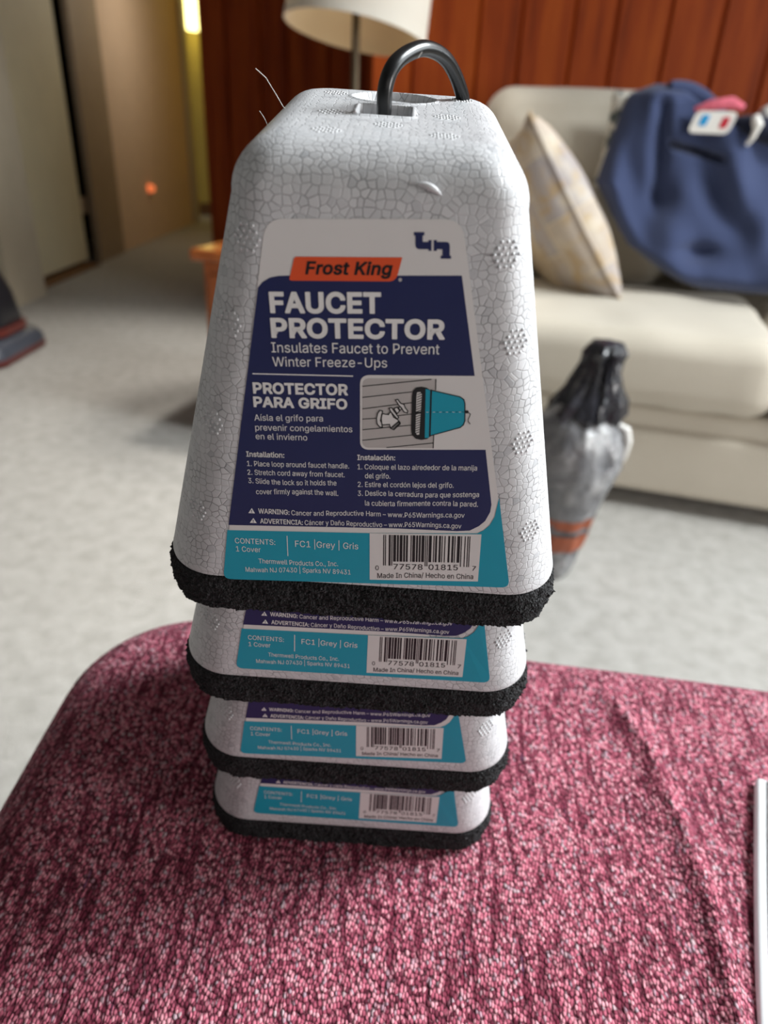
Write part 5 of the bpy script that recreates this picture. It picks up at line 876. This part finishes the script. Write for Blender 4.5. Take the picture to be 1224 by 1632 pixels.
def make_label(full, du=0.0, dv=0.0, rot=0.0, wav=0):
    """full: the whole artwork; else the lower part that shows below the cover above."""
    mb = MB(); mb.flat = True
    cr, sr = math.cos(rot), math.sin(rot)
    def put(pts, lay, mi, faces=None, lift=None):
        vs = []
        for ii, (u, v) in enumerate(pts):
            uu = u * cr - v * sr + du; vv = u * sr + v * cr + dv
            vs.append(surf(uu / 1000, vv / 1000, .00014 + lay * .00006 + (lift[ii] * .00001 if lift else 0)))
        # keep all facing out
        fs = faces or [tuple(range(len(pts)))]
        ok = []
        for f in fs:
            ar = 0
            for i in range(len(f)):
                x1, y1 = pts[f[i]]; x2, y2 = pts[f[(i + 1) % len(f)]]; ar += x1 * y2 - x2 * y1
            ok.append(f if ar > 0 else tuple(reversed(f)))
        mb.add(vs, ok, mi)
    def grid_fill(pts, lay, mi): put(pts, lay, mi)
    def stroke(pts, w, lay, mi, close=False):
        P_ = [Vector(p) for p in pts]
        if close: P_.append(P_[0])
        for a, b in zip(P_, P_[1:]):
            d = (b - a); ln = d.length
            if ln < 1e-6: continue
            d /= ln; nn = Vector((-d.y, d.x)) * w / 2; e = d * w * .45
            put([tuple(a - e - nn), tuple(b + e - nn), tuple(b + e + nn), tuple(a - e + nn)], lay, mi)
    W_, NV, TE, BK, OG, GY, TX = range(7)
    outline = fillet([(-30.41, 122.36), (22.62, 125.51), (53.35, 4.22), (-49.29, -.38)], [5, 5, 3.2, 3.2])
    put(outline, 0, W_)
    # teal band with its tip rising up the right edge
    tl = [(-46.6, 20.78), (2.44, 23.42), (39.0, 26.2), (41.0, 27.6), (42.8, 29.8), (44.0, 33.2), (44.49, 40.62)]
    put(tl + fillet([(44.49, 40.62), (53.35, 4.22), (-49.29, -.38), (-46.6, 20.78)], [0, 3.2, 3.2, 0])[1:-1], 1, TE)
    # navy field
    nv = [(-33.04, 103.9), (-31.73, 105.5), (-29.6, 106.86), (-27.16, 107.49), (-24.73, 107.71), (24.13, 110.88), (31.28, 81.99), (37.7, 58.01), (42.3, 37.98), (42.28, 34.98), (41.04, 31.34), (39.16, 29.14), (36.35, 27.15), (32, 26.6), (10.2, 26.0), (-46.03, 22.92)]
    put(nv, 1, NV)
    # barcode panel
    put([(2.44, 23.42), (40.52, 26.0), (41.8, 6.07), (3.36, 3.68)], 2, W_)
    bits = upc_bits(); TL, TR, BL, BR = (7.13, 23.4), (36.67, 25.0), (7.9, 10.14), (38.27, 12.09)
    TL, TR, BL, BR = (7.2, 23.2), (36.9, 24.9), (7.85, 10.3), (37.9, 12.1)
    def bp(m, h):
        a = [TL[i] + (TR[i] - TL[i]) * m / 95 for i in (0, 1)]; b = [BL[i] + (BR[i] - BL[i]) * m / 95 for i in (0, 1)]
        return (a[0] + (b[0] - a[0]) * h, a[1] + (b[1] - a[1]) * h)
    i = 0
    while i < 95:
        if bits[i] == '1':
            j = i
            while j < 95 and bits[j] == '1': j += 1
            lg = i < 10 or i >= 85 or 45 <= i < 50; h = 1.0 if lg else .86
            put([bp(i, 0), bp(i, h), bp(j, h), bp(j, 0)], 3, BK); i = j
        else: i += 1
    stroke([(-25.98, 20.0), (-25.79, 11.72)], .28, 2, TX)
    for tri in (((-39.01, 28.3), (-36.74, 28.35), (-37.74, 30.4)), ((-38.66, 24.44), (-36.29, 24.48), (-37.36, 26.5))):
        put(list(tri), 2, TX)
        c = (sum(p[0] for p in tri) / 3, sum(p[1] for p in tri) / 3)
        put([(c[0] - .16, c[1] + .62), (c[0] + .16, c[1] + .62), (c[0] + .1, c[1] - .1), (c[0] - .1, c[1] - .1)], 3, NV)
        put([(c[0] - .13, c[1] - .25), (c[0] + .13, c[1] - .25), (c[0] + .13, c[1] - .5), (c[0] - .13, c[1] - .5)], 3, NV)
    if full:
        # orange name banner (starts plain at the left), mark dot
        put(fillet([(-22.6, 113.0), (7.24, 114.7), (5.9, 108.1), (-24.2, 106.4)], [.8, 0, 2.2, .8]), 2, OG)
        put([(7.07 + .5 * math.cos(a), 108.65 + .5 * math.sin(a)) for a in [2 * math.pi * k / 12 for k in range(12)]], 2, GY)
        # two navy pipe elbows
        eL = [(9.89, 121.46), (12.75, 121.64), (12.82, 120.78), (12.37, 120.75), (12.51, 119.09), (14.05, 119.19), (14.01, 119.66), (14.85, 119.72), (15.1, 116.89), (14.26, 116.84), (14.22, 117.27), (11.75, 117.12), (11.15, 117.24), (10.75, 117.62), (10.57, 118.17), (10.37, 120.63), (9.96, 120.6)]
        eR = [(15.45, 119.76), (16.28, 119.81), (16.33, 119.33), (18.95, 119.5), (19.5, 119.37), (19.83, 119.04), (19.97, 118.52), (20.24, 115.96), (20.58, 115.98), (20.67, 115.17), (17.83, 114.99), (17.75, 115.8), (18.22, 115.83), (18.05, 117.52), (16.51, 117.42), (16.55, 116.99), (15.71, 116.93)]
        put(eL, 1, NV); put(eR, 1, NV)
        stroke([(-35.46, 78.09), (-5.32, 79.44)], .35, 2, TX)
        # picture panel: white frame, grey siding, faucet and blue cover
        put(fillet([(-3.06, 79.95), (32.2, 82.1), (38.75, 57.98), (-2.08, 54.97)], [3, 0, 0, 3]), 2, W_)
        put(fillet([(-2.2, 79.0), (19.89, 80.3), (21.28, 57.26), (-1.3, 55.8)], [2.2, 0, 0, 2.2]), 3, GY)
        for ln in ([(-2.09, 76.45), (18.32, 80.1)], [(-1.94, 72.87), (12.82, 75.7)], [(-1.79, 69.11), (13.09, 72.21)], [(-1.64, 65.65), (2.3, 66.22)], [(9.43, 67.64), (13.38, 68.47)], [(-1.49, 62.05), (13.67, 64.74)], [(-1.34, 58.4), (14.27, 61.38)], [(6.41, 56.39), (20.78, 59.05)], [(19.81, 80.2), (20.04, 76.91)], [(20.87, 61.68), (21.1, 57.36)]):
            stroke(ln, .28, 4, BK)
        put([(13.01, 74.14), (13.12, 76.07), (14.02, 77.17), (15.62, 77.63), (17.27, 77.4), (18.49, 76.62), (19.35, 61.57), (19.11, 60.43), (17.11, 59.91), (15.39, 60.16), (14.0, 61.36), (13.61, 63.38)], 5, BK)
        sl = [(14.5, 75.74), (15.5, 75.92), (16.0, 75.2), (16.28, 61.72), (15.61, 61.59), (15.04, 62.37), (14.4, 74.58)]
        put(sl, 6, W_)
        for k in range(17):
            y = 62.3 + k * .82
            if abs(y - 69) < .5: put([(14.3, 69.3), (16.3, 69.6), (16.3, 68.9), (14.6, 68.6)], 7, BK)
            stroke([(14.75, y - .35), (16.1, y + .35)], .24, 7, BK)
        put([(16.98, 77.04), (18.49, 76.62), (19.42, 60.83), (18.13, 60.73)], 6, TE)
        cup = [(18.8, 76.7), (27.67, 75.18), (28.91, 74.39), (29.38, 73.19), (30.04, 67.5), (29.71, 66.02), (28.81, 65.04), (19.75, 61.55)]
        put(cup, 5, TE); stroke(cup, .3, 6, BK, True); stroke([(18.64, 76.81), (19.64, 61.4)], .4, 7, BK)
        for k in range(12):
            a = 17.9 + k * 1.0; stroke([(a, 69.5 + .073 * (a - 17.6)), (a + .55, 69.5 + .073 * (a + .55 - 17.6))], .14, 8, BK if k % 2 else TX)
        put([(30.3 + .55 * math.cos(a), 70.41 + .55 * math.sin(a)) for a in [2 * math.pi * k / 12 for k in range(12)]], 5, BK)
        stroke([(30.54, 70.42), (31.45, 69.77), (31.3, 69.0), (30.98, 68.11), (31.08, 67.21), (31.74, 66.53)], .25, 5, BK)
        for poly in ([(3.49, 69.02), (2.88, 67.9), (2.63, 66.25), (2.9, 64.44), (3.79, 63.4), (4.64, 63.46), (4.4, 64.2), (4.1, 66.31), (4.3, 67.96), (4.33, 68.9)],
                     [(4.22, 67.99), (6.24, 67.78), (6.84, 68.9), (9.18, 66.36), (10.09, 65.33), (8.23, 62.8), (7.19, 63.28), (6.77, 64.54), (4.6, 64.19), (3.91, 65.61)],
                     [(6.27, 69.94), (7.09, 70.17), (9.46, 67.1), (9.01, 66.42), (7.96, 67.0)], [(7.78, 69.87), (8.74, 70.47), (9.65, 69.28), (8.88, 68.33)],
                     [(9.25, 70.33), (9.72, 70.72), (10.26, 70.04), (9.64, 69.46)], [(8.09, 72.73), (8.73, 73.06), (9.81, 71.79), (10.82, 71.51), (11.23, 70.47), (12.14, 69.46), (12.03, 68.73), (11.0, 69.02), (10.07, 70.39), (9.19, 71.22), (8.63, 72.06)],
                     [(7.19, 63.28), (9.4, 65.64), (10.11, 64.96), (8.23, 62.8)]):
            put(poly, 5, W_); stroke(poly, .3, 6, BK, True)
        stroke([(7.7, 63.5), (9.5, 65.4)], .15, 7, BK); stroke([(8.0, 63.2), (9.8, 65.1)], .15, 7, BK)
    for s, u0, v0, u1, v1, cap, st in TXT:
        if not full and v0 > 30: continue
        vs, fs, x0, x1 = text_geo(s, st)
        du_, dv_ = u1 - u0, v1 - v0; ln = math.hypot(du_, dv_); ex, ey = du_ / ln, dv_ / ln
        kx = ln / (x1 - x0); ky = cap / (.509 + 4 * BOLD[st])
        pts = []
        for x, y, _ in vs:
            q = (x - x0) * kx; h = y * ky
            # lines on the slightly rippled lower part of the sheet wander a little
            wv = .18 * math.sin(q * .19 + v0) * (1 if ln > 25 and v0 < 40 else 0)
            pts.append((u0 + ex * q - ey * h, v0 + ey * q + ex * h + wv))
        put(pts, 3 if st != 'I' else 3, TX if st in 'BMSR' else BK, fs, [p[2] for p in vs])
    return mb
PRINTS = [P_WHITE, P_NAVY, P_TEAL, P_BLACK, P_ORANGE, P_GREY, P_TEXT]
labs = ['topmost grey foam faucet cover, whole label showing and a black cord on top',
        'second grey foam faucet cover from the top, directly under the fully visible one',
        'third grey foam faucet cover from the top, between the second and the bottom one',
        'bottom grey foam faucet cover of the stack, standing on the maroon ottoman']
poses = [(0, 0, 0), (-.0004, 0, 0), (.0006, 0, 0), (.0002, 0, 0)]
lpos = [(0, 0, 0), (1.05, 3.7, -.0338), (-2.4, 3.2, -.0127), (.75, 4.6, -.0503)]
for i in range(4):
    M = ST @ Matrix.Translation((poses[i][0], poses[i][1], RIM0 - SPC[i]))
    C = thing('faucet_cover', labs[i], 'faucet cover', M.translation, M.to_3x3(), 'stacked foam faucet covers')
    bmb = make_body(i == 0); bo = bmb.build('foam_body', [EPS, EPSDOT], C)
    at_ = bo.data.attributes.new('skin', 'FLOAT_VECTOR', 'POINT')
    sk = bmb.skin + [(.9, .9, 0)] * (len(bo.data.vertices) - len(bmb.skin))
    at_.data.foreach_set('vector', [q for p in sk for q in (p[0] + .37 * i, p[1] + .21 * i, 0)])
    make_foam(3.3 * i + 1).build('foam_seal', FOAM, C)['label'] = 'black sponge seal round the rim'
    du, dv, ro = lpos[i]
    lb = make_label(i == 0, du, dv, ro).build('label_sticker', PRINTS, C, smooth=False)
    if i == 0:
        cpts = [(-1.5, -4.1, 128.5), (-1.5, -4.1, 136), (-1.5, -4.1, 140.8), (-1.4, -4.1, 147.6), (.3, -1.5, 152.7), (3.8, 3.9, 155.7), (9, 11.6, 157.2), (13.8, 18.9, 156), (17.8, 24.8, 153.3), (21.2, 30, 149), (23.9, 34, 144.2), (25.3, 36.1, 140.9), (25.6, 36.6, 138.5)]
        cpts = [Vector(p) / 1000 for p in cpts]
        fine = []
        for k in range(len(cpts) - 1):
            p0 = cpts[max(0, k - 1)]; p1 = cpts[k]; p2 = cpts[k + 1]; p3 = cpts[min(len(cpts) - 1, k + 2)]
            for q in range(6):
                t = q / 6; fine.append(.5 * ((2 * p1) + (p2 - p0) * t + (2 * p0 - 5 * p1 + 4 * p2 - p3) * t * t + (3 * p1 - p0 - 3 * p2 + p3) * t ** 3))
        fine.append(cpts[-1])
        mb = MB(); mb.tube(fine, .0024, 20); mb.build('cord', RUBBER, C)['label'] = 'black rubber cord loop'
        for pts in ([(-32, 8, 136.5), (-35, 7.5, 139), (-37.5, 7, 143), (-40, 6, 147), (-43, 5, 149.5)], [(-38, 4, 131), (-39.5, 3.5, 133.5), (-40.5, 3, 136), (-42, 3, 138)], [(8, -10, 156.5), (9, -11, 158)]):
            mb = MB(); mb.tube([Vector(p) / 1000 for p in pts], .00011, 6); mb.build('stray_fibre', WHITE_CLOTH, C)
